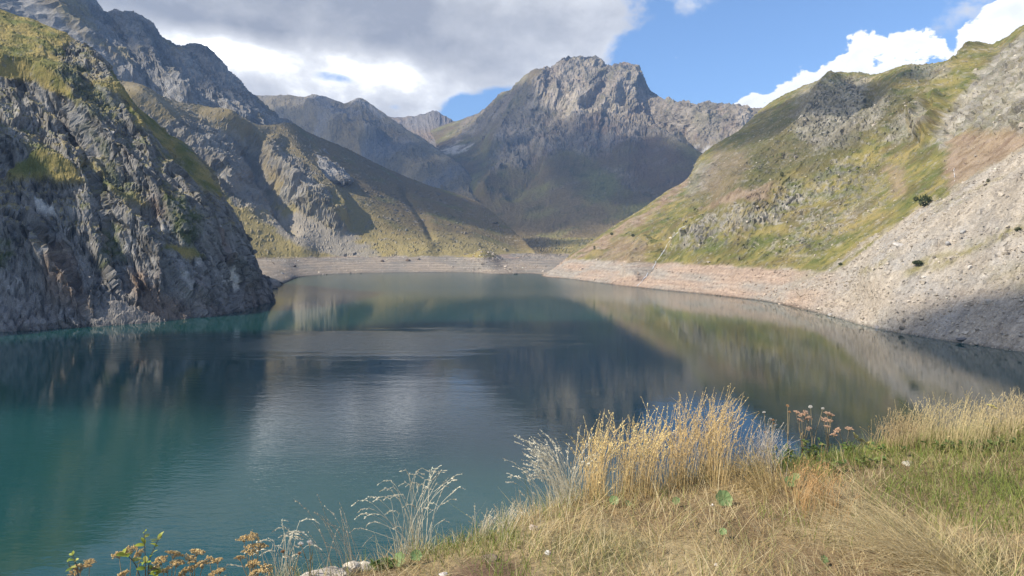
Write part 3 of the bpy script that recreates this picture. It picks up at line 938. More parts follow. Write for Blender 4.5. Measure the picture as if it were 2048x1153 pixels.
# ---- right-hand mountain side with its crags and scree
def build_right_mountain():
    pairs = [(150, 430, -150), (70, 190, -55), None,
             ((1150, 560, 0), (1640, 160, 1130)), ((1210, 568, 0), (1692, 149, 1060)), ((1270, 575, 0), (1740, 153, 1000)), ((1335, 582, 0), (1792, 140, 940)), ((1400, 588, 0), (1850, 132, 880)), ((1470, 596, 0), (1925, 116, 800)), ((1540, 605, 0), (1990, 88, 740)),
             ((1650, 630, 0), (2150, -20, 620)), ((1750, 657, 0), (2350, -150, 520)), ((1900, 683, 0), (2600, -300, 450)), ((2048, 705, 0), (2900, -450, 400)), ((2300, 745, 0), (3300, -600, 350)), ((3000, 830, 0), (4600, -1100, 260))]
    cols = []
    for p in pairs:
        if p is None or not isinstance(p[0], tuple):
            rib = [(1086, 551, 842), (1150, 511, 905), (1235, 458, 955), (1300, 420, 990), (1370, 366, 1050), (1402, 312, 1120), (1455, 284, 1190), (1520, 225, 1280)]
            pts = [at(*q) for q in rib]
            pts = [pts[0] + Vector((-18, -12, -5))] + list(cat_rom(np.array([tuple(q) for q in pts]), 8, 0))
            off = Vector((0, 0, 0)) if p is None else Vector(p)      # the far side of the rib falls away behind it
            cols.append([Vector(q) + Vector((off.x, off.y, max(off.z, -0.8 * max(Vector(q).z, 0) - 12))) for q in pts])
            continue
        f, t = p
        foot = W(f[0], f[1]) if f[2] == 0 else at(*f)
        cols.append(fall_line(foot, at(*t), n=8, sag=-8))
    T = Terrain(cols, 720, 400, back=[(25, 14, 2), (90, 50, -8), (220, 100, -60)])
    u, v = T.u, T.v
    # big forms: the shaded knoll, ribs, the rock face
    d = crest(u, v, [(1690, 150), (1650, 200), (1620, 270), (1520, 360), (1420, 440)], 26, 90, 40)
    d += crest(u, v, [(1850, 132), (1800, 190), (1770, 260), (1690, 330), (1560, 420), (1420, 500)], 16, 50, 60)
    d += crest(u, v, [(1875, 205), (1790, 255), (1690, 308), (1560, 372), (1440, 428), (1320, 470)], 15, 120, 20, 0.12)
    d += crest(u, v, [(1990, 90), (1940, 160), (1880, 230), (1850, 300)], 24, 30, 60)
    d += crest(u, v, [(1905, 210), (1890, 250), (1870, 290)], 10, 16, 10)
    d += crest(u, v, [(1845, 195), (1835, 225), (1830, 245)], 9, 18, 6)
    d -= crest(u, v, [(1760, 150), (1730, 220), (1640, 320), (1480, 420), (1360, 480)], 12, 24, 26)
    d -= crest(u, v, [(1905, 130), (1870, 180), (1820, 270)], 9, 24, 24)
    d += crest(u, v, [(1365, 368), (1300, 425), (1200, 490), (1120, 535)], 5, 20, 26)
    d -= crest(u, v, [(1400, 400), (1365, 455), (1310, 525), (1270, 570)], 4.5, 16, 16)
    d += crest(u, v, [(1300, 470), (1270, 510), (1250, 560)], 6, 40, 22)
    d += crest(u, v, [(2300, 230), (2048, 400), (1850, 520), (1720, 610)], 11, 110, 120)
    d += crest(u, v, [(1560, 380), (1460, 440), (1330, 500)], 10, 30, 26)
    T.push(d * (0.25 + 0.75 * (1 - smooth(T.t, 0.70, 0.8))))
    u, v = T.u, T.v
    uw, vw = warp_uv(T, 22, 22.0, 4)
    scree = in_poly(uw, vw, [(1640, 548), (1700, 512), (1800, 445), (1900, 382), (2048, 296), (2500, 40), (3500, 200), (3500, 1200), (2100, 760), (1850, 690), (1640, 640), (1560, 600)], 6)
    face = np.maximum.reduce([
        in_poly(uw, vw, [(1890, 235), (1930, 190), (1965, 140), (2000, 105), (2048, 70), (2400, -100), (2500, 100), (2048, 265), (1970, 265), (1900, 262)], 6),
        in_poly(uw, vw, [(1865, 290), (1880, 250), (1905, 208), (1912, 260), (1890, 295), (1840, 300)], 5),
        in_poly(uw, vw, [(1600, 180), (1640, 165), (1740, 150), (1730, 210), (1690, 290), (1630, 300), (1580, 260)], 12) * 0.7,
        in_poly(uw, vw, [(1800, 230), (1840, 195), (1850, 240), (1820, 280), (1750, 290)], 7) * 0.75,
        in_poly(uw, vw, [(1720, 235), (1750, 195), (1790, 185), (1770, 230), (1700, 280)], 9) * 0.6,
        in_poly(uw, vw, [(1390, 330), (1440, 320), (1420, 370), (1370, 400)], 8) * 0.6,
        in_poly(uw, vw, [(1800, 150), (1850, 130), (1905, 125), (1900, 150), (1840, 165)], 7) * 0.6])
    crags = np.maximum.reduce([
        in_poly(uw, vw, [(1350, 470), (1420, 430), (1540, 395), (1600, 385), (1620, 410), (1560, 440), (1450, 480), (1380, 500)], 10),
        in_poly(uw, vw, [(1540, 400), (1640, 330), (1720, 320), (1790, 380), (1740, 430), (1690, 480), (1600, 520), (1540, 500), (1600, 440)], 16) * 0.5])
    speck = smooth(fbm(T.P / 11.0, 4, gain=0.65, seed=14), 0.16, 0.36)
    rockw = np.clip(face + crags * smooth(fbm(T.P / 9.0, 4, gain=0.65, seed=15), -0.1, 0.2) + speck * 0.5 * (1 - scree), 0, 1)
    wv = fbm(T.P / 40.0, 3, seed=5)[:, None]
    st = np.stack([T.s * 60, T.t * 5, T.s * 0], 1)
    gul = ridged(st + wv * 0.5, 4, seed=9)
    cr = ridged(T.P / np.array([18.0, 18.0, 34.0]) + wv, 5, seed=7)
    fn = ridged(T.P / np.array([4.4, 4.4, 8.0]) + wv, 4, gain=0.62, seed=8)
    low = 1 - smooth(T.P[:, 2], 14, 24)
    wgt = 1 - 0.85 * np.clip(low, 0, 1)
    fa = facets(T.P / np.array([13.0, 13.0, 24.0]) + wv, 1.0, 0.4, seed=1)
    fb = facets(T.P / np.array([4.2, 4.2, 7.5]) + wv, 1.0, 0.5, seed=2)
    fc = facets(T.P / np.array([1.7, 1.7, 2.4]), 1.0, 0.6, seed=3)
    open_ = (1 - scree) * (1 - low) * (1 - 0.6 * face)
    knob = smooth(fbm(T.P / 5.0, 4, gain=0.7, seed=71) + 0.25 * crags + 0.15 * fbm(T.P / 40.0, 3, seed=72), 0.2, 0.34) * open_
    bush = smooth(fbm(T.P / 6.0, 4, gain=0.7, seed=81) + 0.2 * fbm(T.P / 45.0, 3, seed=82), 0.22, 0.36) * open_ * (1 - knob)
    T.push(((5.0 * (cr - 0.4) + 1.4 * (fn - 0.4) + (2.4 + 0.8 * crags) * fa + 1.2 * fb) * (0.07 + 0.93 * rockw) + 1.5 * (gul - 0.45) * (1 - 0.75 * scree) + 0.45 * fc * np.clip(0.25 + scree + rockw, 0, 1)) * wgt + knob * (0.7 + 0.6 * fb) + bush * 0.7 + 0.16 * fc * low + 0.9 * fbm(T.P / 7.0, 4, seed=10) + (0.55 + 0.5 * scree) * fbm(T.P / 1.9, 3, seed=20))
    tone = fbm(T.P / 30.0, 5, seed=11)
    rock = lerp((0.24, 0.22, 0.19), (0.47, 0.43, 0.37), smooth(tone + 0.6 * fbm(T.P / 6.0, 3, seed=12), -0.25, 0.5) * 0.8)
    rock = lerp(rock, (0.13, 0.12, 0.115), smooth(-tone, 0.05, 0.5) * 0.6)
    turf = lerp(STRAW, GREEN, smooth(fbm(T.P / 22.0, 5, gain=0.6, seed=15), -0.3, 0.35))
    turf = lerp(turf, (0.075, 0.08, 0.03), smooth(fbm(T.P / 7.0, 4, gain=0.6, seed=25), 0.15, 0.4) * 0.7)
    turf = lerp(turf, HEATH, smooth(fbm(T.P / 26.0, 4, seed=26), -0.1, 0.4) * 0.65)
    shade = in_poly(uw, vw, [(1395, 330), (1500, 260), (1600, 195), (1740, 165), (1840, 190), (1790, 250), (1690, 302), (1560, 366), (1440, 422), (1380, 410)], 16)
    turf = lerp(turf, (0.12, 0.105, 0.055), shade * 0.75)  # brown heath tone painted over the shaded hollow, deepening its shade
    turf = lerp(turf, turf * np.array([0.88, 0.94, 0.82]), smooth(fbm(T.P / 60.0, 3, seed=91), -0.3, 0.3))
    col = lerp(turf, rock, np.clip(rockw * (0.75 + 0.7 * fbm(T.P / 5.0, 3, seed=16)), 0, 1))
    col = lerp(col, rock * 0.92, knob * 0.7)
    col = lerp(col, (0.075, 0.09, 0.028), bush * 0.75)
    red = np.maximum.reduce([
        in_poly(uw, vw, [(1900, 268), (2048, 262), (2300, 200), (2048, 300), (1930, 365), (1900, 380), (1890, 320)], 10) * 0.85,
        in_poly(uw, vw, [(1435, 300), (1500, 310), (1480, 370), (1420, 400), (1400, 370)], 12) * 0.35,
        crest(uw, vw, [(1380, 360), (1300, 425), (1200, 490), (1120, 535)], 1.1, 14, 14, 0.02),
        in_poly(uw, vw, [(1560, 372), (1500, 400), (1400, 420), (1440, 395), (1520, 370)], 7) * 0.8,
        in_poly(uw, vw, [(1770, 330), (1800, 330), (1810, 380), (1780, 390)], 9) * 0.6,
        in_poly(uw, vw, [(1190, 520), (1240, 470), (1290, 480), (1300, 540), (1260, 560), (1200, 548)], 8) * 0.6])
    redc = lerp((0.34, 0.25, 0.19), (0.22, 0.145, 0.105), smooth(fbm(T.P / 8.0, 4, seed=19), -0.2, 0.3))
    col = lerp(col, redc, np.clip(red, 0, 1) * 0.85)
    path = crest(uw * 0.25 + 0.75 * T.u, vw * 0.25 + 0.75 * T.v, [(1440, 455), (1500, 480), (1540, 500), (1560, 510), (1640, 515)], 1, 2.2, 2.2, 0.01)
    col = lerp(col, (0.50, 0.43, 0.33), np.clip(path * 1.3, 0, 1) * 0.45)
    sc = lerp(SCREE, (0.36, 0.33, 0.29), smooth(fbm(T.P / 20.0, 4, seed=22), -0.2, 0.4))
    run = fbm(np.stack([T.s * 150, T.t * 7, T.s * 0], 1) + wv * 0.4, 4, gain=0.6, seed=28)
    sc = sc * (0.88 + 0.5 * fbm(T.P / 1.6, 3, gain=0.7, seed=23) + 0.45 * run)[:, None]
    veg = np.maximum.reduce([
        crest(uw, vw, [(2300, 350), (2048, 440), (1900, 510), (1820, 545)], 1.1, 20, 18, 0.02),
        crest(uw, vw, [(2048, 335), (1930, 390), (1860, 420)], 0.8, 10, 12, 0.1),
        crest(uw, vw, [(1800, 500), (1740, 540), (1715, 548)], 0.9, 9, 9, 0.1),
        in_poly(uw, vw, [(1960, 540), (2048, 520), (2300, 500), (2300, 600), (2048, 585), (1980, 570)], 18) * 0.35]) * smooth(fbm(T.P / 4.0, 4, gain=0.65, seed=24), -0.3, 0.1)
    sc = lerp(sc, lerp(STRAW, GREEN, 0.5 * np.ones(len(T.P))), np.clip(veg, 0, 1) * 0.8)
    col = lerp(col, sc, scree)
    c2, m = drawdown(T, col, PINK, SILT, 5.0)
    m2 = m * (1 - smooth(T.u, 1560, 1720) * 0.85)
    col = lerp(col, c2, np.where(m > 1e-3, m2 / np.maximum(m, 1e-3), 0))
    z = T.P[:, 2]
    col = col * (1 - 0.4 * (1 - smooth(z, 0.1, 1.0))[:, None])
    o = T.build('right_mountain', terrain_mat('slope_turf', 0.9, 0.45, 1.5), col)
    return o, T, scree, m, crags


# ---- far shore and valley floor
def build_far_shore():
    us = [470, 520, 548, 575, 600, 650, 700, 780, 850, 905, 945, 965, 985, 1005, 1030, 1060, 1090, 1130, 1190, 1260, 1350]
    wv = [596, 588, 577, 564, 555, 550, 548, 546, 545.5, 545.5, 546, 547, 548.5, 549, 548.5, 548, 550, 556, 556, 556, 556]
    pv = [519, 517, 516, 515, 514, 514, 514, 514.5, 515, 515, 508, 503, 512, 524, 528, 528, 529, 531, 531, 531, 531]
    pd = [880, 910, 925, 940, 970, 1000, 1015, 1020, 1022, 1020, 1010, 1000, 1005, 1010, 1000, 995, 985, 960, 960, 960, 960]
    cols = []
    for u, a, b, d in zip(us, wv, pv, pd):
        w = W(u, a)
        p = at(u, b, d)
        q = at(u + 4, b - 3, d + 120)
        r = at(u + 20, 505, d + 420)
        e = at(u + 40, 470, d + 1100)
        cols.append([w + Vector((0, -60, -5)), w, w.lerp(p, 0.33), w.lerp(p, 0.66) + Vector((0, 0, -0.6)), p, q, r, e])
    T = Terrain(cols, 380, 200, back=[(0, 200, 5)])
    T.P[:, 2] += 0.9 * fbm(T.P / 14.0, 4, seed=3) * smooth(T.P[:, 1], 700, 960) + 0.25 * fbm(T.P / 2.5, 3, seed=4)
    hum = smooth(T.P[:, 1], 1120, 1300)
    T.P[:, 2] += hum * (7.0 * fbm(T.P / 60.0, 4, seed=12) + 2.0 * fbm(T.P / 12.0, 3, seed=13))
    T.refresh()
    tone = fbm(T.P / 30.0, 4, seed=5)
    grass = lerp(STRAW, GREEN, smooth(tone, -0.1, 0.5))
    uw, vw = warp_uv(T, 16, 30.0, 6)
    col = lerp(grass, HEATH, smooth(T.P[:, 1], 1150, 1350) * 0.8 * (1 - smooth(T.u, 1080, 1140)))
    rub = smooth(fbm(T.P / 9.0, 4, gain=0.65, seed=8), 0.15, 0.4) * smooth(T.P[:, 1], 1000, 1200)
    col = lerp(col, PALE, rub * 0.55)
    col, m = drawdown(T, col, (0.37, 0.305, 0.235), (0.30, 0.265, 0.22), 2.0, level=POOL - 0.5, wob=0.7)
    dk = smooth(fbm(T.P / np.array([14.0, 7.0, 3.0]), 4, gain=0.65, seed=9), 0.24, 0.4) * m
    col = lerp(col, (0.19, 0.16, 0.13), dk * 0.6)
    o = T.build('far_shore', terrain_mat('shore_gravel', 0.5, 0.6, 0.7), col)
    return o, T


left_cliff = build_left_cliff()
left_ridge = build_left_ridge()
left_valley_side = build_left_valley_side()
far_ridge = build_far_ridge()
head_wall = build_head_wall()
central_peak = build_central_peak()
right_mountain, RM, RM_SCREE, RM_BARE, RM_CRAGS = build_right_mountain()
far_shore, FS = build_far_shore()


# ---- lake bed sheet under everything, reaching past the mountains
def build_lake_bed():
    s = 12000.0
    g = np.linspace(-s, s, 25)
    X, Y = np.meshgrid(g, g + 3000, indexing='ij')
    Pz = np.full(X.shape, -14.0)
    P = np.stack([X, Y, Pz], 2).reshape(-1, 3)
    f = grid_faces(25, 25)
    o = mesh_object('ground', P, f, terrain_mat('bed_silt', 0.2, 0.4, 0.1), colors=np.tile(np.array([[0.16, 0.15, 0.12]]), (len(P), 1)))
    prop(o, kind='structure')


build_lake_bed()


# ---- the lake
def water_mat():
    m, nt, out = new_mat('lake_water')
    N, L = nt.nodes.new, nt.links.new
    b = N('ShaderNodeBsdfPrincipled')
    b.inputs['Base Color'].default_value = (0.010, 0.057, 0.052, 1)
    b.inputs['IOR'].default_value = 1.333
    b.inputs['Specular IOR Level'].default_value = 0.5
    geo = N('ShaderNodeNewGeometry')
    sep = N('ShaderNodeSeparateXYZ')
    L(geo.outputs['Position'], sep.inputs[0])

    def mth(op, a, b_=None, clamp=False):
        n = N('ShaderNodeMath')
        n.operation = op
        n.use_clamp = clamp
        for i, x in enumerate((a, b_)):
            if x is None:
                continue
            if isinstance(x, (int, float)):
                n.inputs[i].default_value = x
            else:
                L(x, n.inputs[i])
        return n.outputs[0]

    def noise(scale, detail, stretch=(1, 1, 1), rot=0.0, dist=0.0, rough=0.5):
        mp = N('ShaderNodeMapping')
        mp.inputs['Scale'].default_value = stretch
        mp.inputs['Rotation'].default_value = (0, 0, R(rot))
        L(geo.outputs['Position'], mp.inputs['Vector'])
        n = N('ShaderNodeTexNoise')
        n.inputs['Scale'].default_value = scale
        n.inputs['Detail'].default_value = detail
        n.inputs['Roughness'].default_value = rough
        n.inputs['Distortion'].default_value = dist
        L(mp.outputs[0], n.inputs['Vector'])
        return n.outputs[0]

    def rng(x, lo, hi, a=0.0, b_=1.0):
        n = N('ShaderNodeMapRange')
        n.interpolation_type = 'SMOOTHSTEP'
        L(x, n.inputs[0])
        n.inputs[1].default_value = lo
        n.inputs[2].default_value = hi
        n.inputs[3].default_value = a
        n.inputs[4].default_value = b_
        return n.outputs[0]

    # gusts: where the wind ruffles the surface
    def gust(cx, cy, rx, ry, rot):
        a = R(rot)
        dx = mth('SUBTRACT', sep.outputs[0], cx)
        dy = mth('SUBTRACT', sep.outputs[1], cy)
        px = mth('ADD', mth('MULTIPLY', dx, math.cos(a) / rx), mth('MULTIPLY', dy, math.sin(a) / rx))
        py = mth('ADD', mth('MULTIPLY', dx, -math.sin(a) / ry), mth('MULTIPLY', dy, math.cos(a) / ry))
        return mth('SQRT', mth('ADD', mth('MULTIPLY', px, px), mth('MULTIPLY', py, py)))

    wob = mth('MULTIPLY', mth('SUBTRACT', noise(0.016, 7, (1, 0.6, 1), 0, 0.0, 0.62), 0.5), 2.2)
    streak = mth('MULTIPLY', mth('SUBTRACT', noise(0.09, 5, (0.35, 1.6, 1), 6, 0.3, 0.6), 0.5), 1.5)
    wob = mth('ADD', wob, streak)
    g1 = rng(mth('ADD', gust(-60, 262, 66, 32, 8), wob), 1.35, 0.5)
    g2 = rng(mth('ADD', gust(-48, 135, 62, 62, 25), wob), 1.35, 0.35)
    g3 = rng(sep.outputs[1], 420, 620)
    calm = mth('MAXIMUM', mth('MAXIMUM', g1, mth('MULTIPLY', g2, 0.25)), g3)
    amp = mth('ADD', mth('MULTIPLY', calm, 0.75), 0.075)
    w1 = noise(0.9, 3, (0.55, 1.25, 1), 14, 0.4)
    w2 = noise(2.6, 2, (0.6, 1.2, 1), -8, 0.2)
    w3 = noise(0.16, 2, (0.6, 1.2, 1), 5, 0.2)
    h = mth('ADD', mth('ADD', w1, mth('MULTIPLY', w2, 0.35)), mth('MULTIPLY', w3, 1.2))
    h = mth('MULTIPLY', h, amp)
    bp = N('ShaderNodeBump')
    bp.inputs['Strength'].default_value = 1.0
    bp.inputs['Distance'].default_value = 0.10
    L(h, bp.inputs['Height'])
    L(bp.outputs[0], b.inputs['Normal'])
    L(mth('ADD', mth('MULTIPLY', calm, 0.10), 0.03), b.inputs['Roughness'])
    L(b.outputs[0], out.inputs['Surface'])
    return m


def build_lake():
    xs = np.array([-6000, -1500, -500, -150, 0, 150, 500, 1500, 6000.0])
    ys = np.array([-1500, -300, 0, 60, 200, 500, 1000, 2000, 6000.0])
    X, Y = np.meshgrid(xs, ys, indexing='ij')
    P = np.stack([X, Y, np.zeros_like(X)], 2).reshape(-1, 3)
    o = mesh_object('lake', P, grid_faces(len(xs), len(ys)), water_mat())
    prop(o, kind='structure')


build_lake()


# ---- clouds overhead whose shadows lie on the slopes
def cloud_mat(opacity):
    m, nt, out = new_mat('cloud_vapour')
    N, L = nt.nodes.new, nt.links.new
    d = N('ShaderNodeBsdfDiffuse')
    d.inputs[0].default_value = (0.85, 0.86, 0.88, 1)
    t = N('ShaderNodeBsdfTranslucent')
    t.inputs[0].default_value = (0.75, 0.77, 0.80, 1)
    mx = N('ShaderNodeMixShader')
    mx.inputs[0].default_value = 0.45
    L(d.outputs[0], mx.inputs[1])
    L(t.outputs[0], mx.inputs[2])
    geo = N('ShaderNodeNewGeometry')
    n = N('ShaderNodeTexNoise')
    n.inputs['Scale'].default_value = 0.011
    n.inputs['Detail'].default_value = 5
    L(geo.outputs['Position'], n.inputs['Vector'])
    at_ = N('ShaderNodeAttribute')
    at_.attribute_name = 'albedo'
    add = N('ShaderNodeMath')
    add.operation = 'ADD'
    L(n.outputs[0], add.inputs[0])
    L(at_.outputs['Fac'], add.inputs[1])
    mr = N('ShaderNodeMapRange')
    mr.inputs[1].default_value = 0.62
    mr.inputs[2].default_value = 0.92
    mr.inputs[4].default_value = opacity
    L(add.outputs[0], mr.inputs[0])
    tr = N('ShaderNodeBsdfTransparent')
    m2 = N('ShaderNodeMixShader')
    L(mr.outputs[0], m2.inputs[0])
    L(tr.outputs[0], m2.inputs[1])
    L(mx.outputs[0], m2.inputs[2])
    L(m2.outputs[0], out.inputs['Surface'])
    return m


CLOUDS = {}


def cloud(target, rx, ry, height=1500.0, rot=0.0, seed=0.0, thick=0.22, opacity=0.45):
    """a flat-based cumulus standing towards the sun from the ground it shades"""
    target = Vector(target)
    k = (height - target.z) / TO_SUN.z
    c = target + TO_SUN * k
    nu, nv = 56, 24
    th = np.linspace(0, 2 * np.pi, nu, endpoint=False)
    ph = np.linspace(-0.5 * np.pi, 0.5 * np.pi, nv)
    TH, PH = np.meshgrid(th, ph, indexing='ij')
    S = np.stack([np.cos(PH) * np.cos(TH), np.cos(PH) * np.sin(TH), np.sin(PH)], 2).reshape(-1, 3)
    r = 1 + 0.28 * fbm(S * 1.6, 4, gain=0.6, seed=seed)
    Q = S * r[:, None]
    Q[:, 2] = np.where(Q[:, 2] < 0, Q[:, 2] * 0.25, Q[:, 2])
    rim = 1 - np.linalg.norm(Q[:, :2], axis=1)
    cr, sr = math.cos(R(rot)), math.sin(R(rot))
    x, y = Q[:, 0] * rx, Q[:, 1] * ry
    V = np.stack([x * cr - y * sr, x * sr + y * cr, Q[:, 2] * thick * min(rx, ry)], 1)
    i = np.arange(nu * nv).reshape(nu, nv)
    a, b = i[:, :-1], i[:, 1:]
    f = np.stack([a.ravel(), np.roll(a, -1, 0).ravel(), np.roll(b, -1, 0).ravel(), b.ravel()], 1)
    fade = np.clip(0.02 + rim * 2.4, 0, 0.68)
    if opacity not in CLOUDS:
        CLOUDS[opacity] = cloud_mat(opacity)
    o = mesh_object('cloud', V, f, CLOUDS[opacity], colors=np.repeat(fade[:, None], 3, 1))
    o.location = c
    prop(o, kind='structure')
    return o


cloud((60, 2420, 300), 640, 600, seed=1, opacity=0.46)              # central valley and lower flanks of the peak
cloud((-80, 3250, 470), 420, 540, seed=2, opacity=0.5)
cloud((-260, 2850, 230), 380, 430, seed=12, opacity=0.5)             # unseen cloud added to darken the foot of the far ridge
cloud((380, 2350, 260), 300, 400, seed=3, opacity=0.42)
cloud((392, 1060, 185), 135, 300, height=1450, rot=12, seed=4)   # the shaded knoll on the right
cloud((-700, 3300, 350), 700, 500, seed=5)
cloud((-330, 1690, 185), 370, 250, height=1450, seed=7, opacity=0.52)             # brown valley side
cloud((-840, 1640, 430), 330, 260, height=1500, seed=8)             # blue ridge on the left
cloud((66, 209, 2), 225, 126, height=1350, rot=-16, seed=6, opacity=0.65)         # across the lake to the foot of the scree
cloud((-95, 222, 0), 118, 80, height=1350, rot=-5, seed=9, opacity=0.6)             # extra cloud out of view, added to shade the lake below the headland

# ---------------------------------------------------------------- stones, shrubs and water on the far slopes
def simple_mat(name, color, rough=0.8, grain=0.25, scale=8.0, bump=0.0, translucent=0.0, attr=False, spec=0.3):
    m, nt, out = new_mat(name)
    N, L = nt.nodes.new, nt.links.new
    b = N('ShaderNodeBsdfPrincipled')
    b.inputs['Roughness'].default_value = rough
    b.inputs['Specular IOR Level'].default_value = spec
    geo = N('ShaderNodeNewGeometry')
    n1 = N('ShaderNodeTexNoise')
    n1.inputs['Scale'].default_value = scale
    n1.inputs['Detail'].default_value = 5
    L(geo.outputs['Position'], n1.inputs['Vector'])
    mr = N('ShaderNodeMapRange')
    mr.inputs[1].default_value = 0.25
    mr.inputs[2].default_value = 0.75
    mr.inputs[3].default_value = 1 - grain
    mr.inputs[4].default_value = 1 + grain
    L(n1.outputs[0], mr.inputs[0])
    sc = N('ShaderNodeVectorMath')
    sc.operation = 'SCALE'
    if attr:
        a = N('ShaderNodeAttribute')
        a.attribute_name = 'albedo'
        L(a.outputs['Color'], sc.inputs[0])
    else:
        sc.inputs[0].default_value = color
    L(mr.outputs[0], sc.inputs['Scale'])
    L(sc.outputs[0], b.inputs['Base Color'])
    if bump:
        bp = N('ShaderNodeBump')
        bp.inputs['Distance'].default_value = bump
        bp.inputs['Strength'].default_value = 0.8
        L(n1.outputs[0], bp.inputs['Height'])
        L(bp.outputs[0], b.inputs['Normal'])
    if translucent:
        t = N('ShaderNodeBsdfTranslucent')
        L(sc.outputs[0], t.inputs[0])
        mx = N('ShaderNodeMixShader')
        mx.inputs[0].default_value = translucent
        L(b.outputs[0], mx.inputs[1])
        L(t.outputs[0], mx.inputs[2])
        L(mx.outputs[0], out.inputs['Surface'])
    else:
        L(b.outputs[0], out.inputs['Surface'])
    return m


STONE = simple_mat('stone', None, 0.9, 0.3, 1.3, attr=True, spec=0.15)
SHRUB_LEAF = simple_mat('shrub_leaf', None, 0.7, 0.25, 2.0, translucent=0.2, attr=True)
BARK = simple_mat('bark', (0.09, 0.065, 0.045), 0.9, 0.3, 3.0)
FOAM = simple_mat('white_water', (0.58, 0.59, 0.60), 0.5, 0.3, 1.2)

CUBE = np.array([(x, y, z) for x in (-1, 1) for y in (-1, 1) for z in (-1, 1)], dtype=np.float32)
CUBE_F = np.array([(0, 1, 3, 2), (4, 6, 7, 5), (0, 4, 5, 1), (2, 3, 7, 6), (0, 2, 6, 4), (1, 5, 7, 3)])


def rand_rot(n, rng, flat=0.5):
    """random rotation matrices, mostly about the vertical"""
    a = rng.uniform(0, 2 * np.pi, n)
    b = rng.normal(0, flat, n)
    c = rng.normal(0, flat, n)
    Rz = np.zeros((n, 3, 3)); Rz[:, 0, 0] = np.cos(a); Rz[:, 0, 1] = -np.sin(a); Rz[:, 1, 0] = np.sin(a); Rz[:, 1, 1] = np.cos(a); Rz[:, 2, 2] = 1
    Rx = np.zeros((n, 3, 3)); Rx[:, 0, 0] = 1; Rx[:, 1, 1] = np.cos(b); Rx[:, 1, 2] = -np.sin(b); Rx[:, 2, 1] = np.sin(b); Rx[:, 2, 2] = np.cos(b)
    Ry = np.zeros((n, 3, 3)); Ry[:, 1, 1] = 1; Ry[:, 0, 0] = np.cos(c); Ry[:, 0, 2] = np.sin(c); Ry[:, 2, 0] = -np.sin(c); Ry[:, 2, 2] = np.cos(c)
    return Rz @ Rx @ Ry


def stone_heap(name, pos, size, tones, rng, label):
    n = len(pos)
    V = CUBE[None] * rng.uniform(0.45, 1.0, (n, 8, 3)) * (np.stack([np.ones(n), rng.uniform(0.6, 1, n), rng.uniform(0.35, 0.8, n)], 1) * size[:, None])[:, None, :]
    V = np.einsum('nij,nkj->nki', rand_rot(n, rng, 0.35), V) + pos[:, None, :]
    F = (CUBE_F[None] + (np.arange(n) * 8)[:, None, None]).reshape(-1, 4)
    C = np.repeat(tones, 8, axis=0)
    o = mesh_object(name, V.reshape(-1, 3), F, STONE, smooth_shade=False, colors=C)
    prop(o, label, kind='stuff')
    return o


def scatter_right():
    rng = np.random.default_rng(3)
    vis = (RM.u > 1080) & (RM.u < 2150) & (RM.v > 90) & (RM.v < 760) & (RM.P[:, 2] > -0.3) & (RM.t < 0.72)
    # area of the surface round each point, so that stones spread evenly on the ground
    w = (0.9 * RM_SCREE + RM_BARE * (0.07 + 0.5 * smooth(RM.u, 1420, 1600)) + 0.22 * np.clip(RM_CRAGS, 0, 1) + 0.04) * vis
    G = RM.P.reshape(RM.nc, RM.nr, 3)
    ar = np.linalg.norm(np.cross(np.gradient(G, axis=0), np.gradient(G, axis=1)), axis=2).ravel()
    w = w * ar * np.clip(400.0 / np.maximum(RM.P[:, 1], 150), 0.3, 1.4)
    n = 26000
    idx = rng.choice(len(w), n, p=w / w.sum())
    size = 0.175 * np.exp(rng.normal(0, 0.6, n)) * np.where((rng.uniform(0, 1, n) < 0.03) & (RM.P[idx, 2] < 40), 2.4, 1.0) * np.clip(RM.P[idx, 1] / 380.0, 0.8, 1.7)
    pos = RM.P[idx] + rng.normal(0, 0.4, (n, 3)) * np.array([1, 1, 0.1]) + RM.N[idx] * (0.15 * size)[:, None]
    base = lerp(np.array(SCREE), np.array(PINK), (RM_BARE * (1 - smooth(RM.u, 1540, 1700)))[idx] * 0.7)
    tone = base * np.exp(rng.normal(0, 0.22, n))[:, None]
    stone_heap('scree_stones', pos, size, np.clip(tone, 0.08, 0.62), rng, 'pale loose scree stones lying all over the right-hand slope and shore')


scatter_right()


def scatter_far():
    rng = np.random.default_rng(4)
    vis = (FS.u > 500) & (FS.u < 1100) & (FS.v > 470) & (FS.v < 600) & (FS.P[:, 2] > -0.2)
    mound = np.exp(-((FS.u - 985) / 40.0) ** 2)
    w = vis * (0.25 + smooth(FS.P[:, 2], 11, 17) * 0.8 + 0.6 * mound) * (0.4 + smooth(fbm(FS.P / 25.0, 3, seed=3), -0.1, 0.3))
    n = 2600
    idx = rng.choice(len(w), n, p=w / w.sum())
    size = 0.55 * np.exp(rng.normal(0, 0.5, n))
    tone = np.array([0.34, 0.29, 0.235])[None] * np.exp(rng.normal(0, 0.4, (n, 1)))
    pos = FS.P[idx] + rng.normal(0, 1.0, (n, 3)) * np.array([1, 1, 0])
    stone_heap('shore_stones', pos, size, np.clip(tone, 0.05, 0.6), rng, 'small stones strewn over the bare far shore')


scatter_far()


def find(T, u, v, r=3.0):
    """the nearest point of a slope at a photograph position"""
    d = (T.u - u) ** 2 + (T.v - v) ** 2
    near = np.where(d < r * r)[0]
    if len(near) == 0:
        near = np.array([int(np.argmin(d))])
    k = near[np.argmin(T.P[near, 1])]
    return Vector(T.P[k]), Vector(T.N[k])


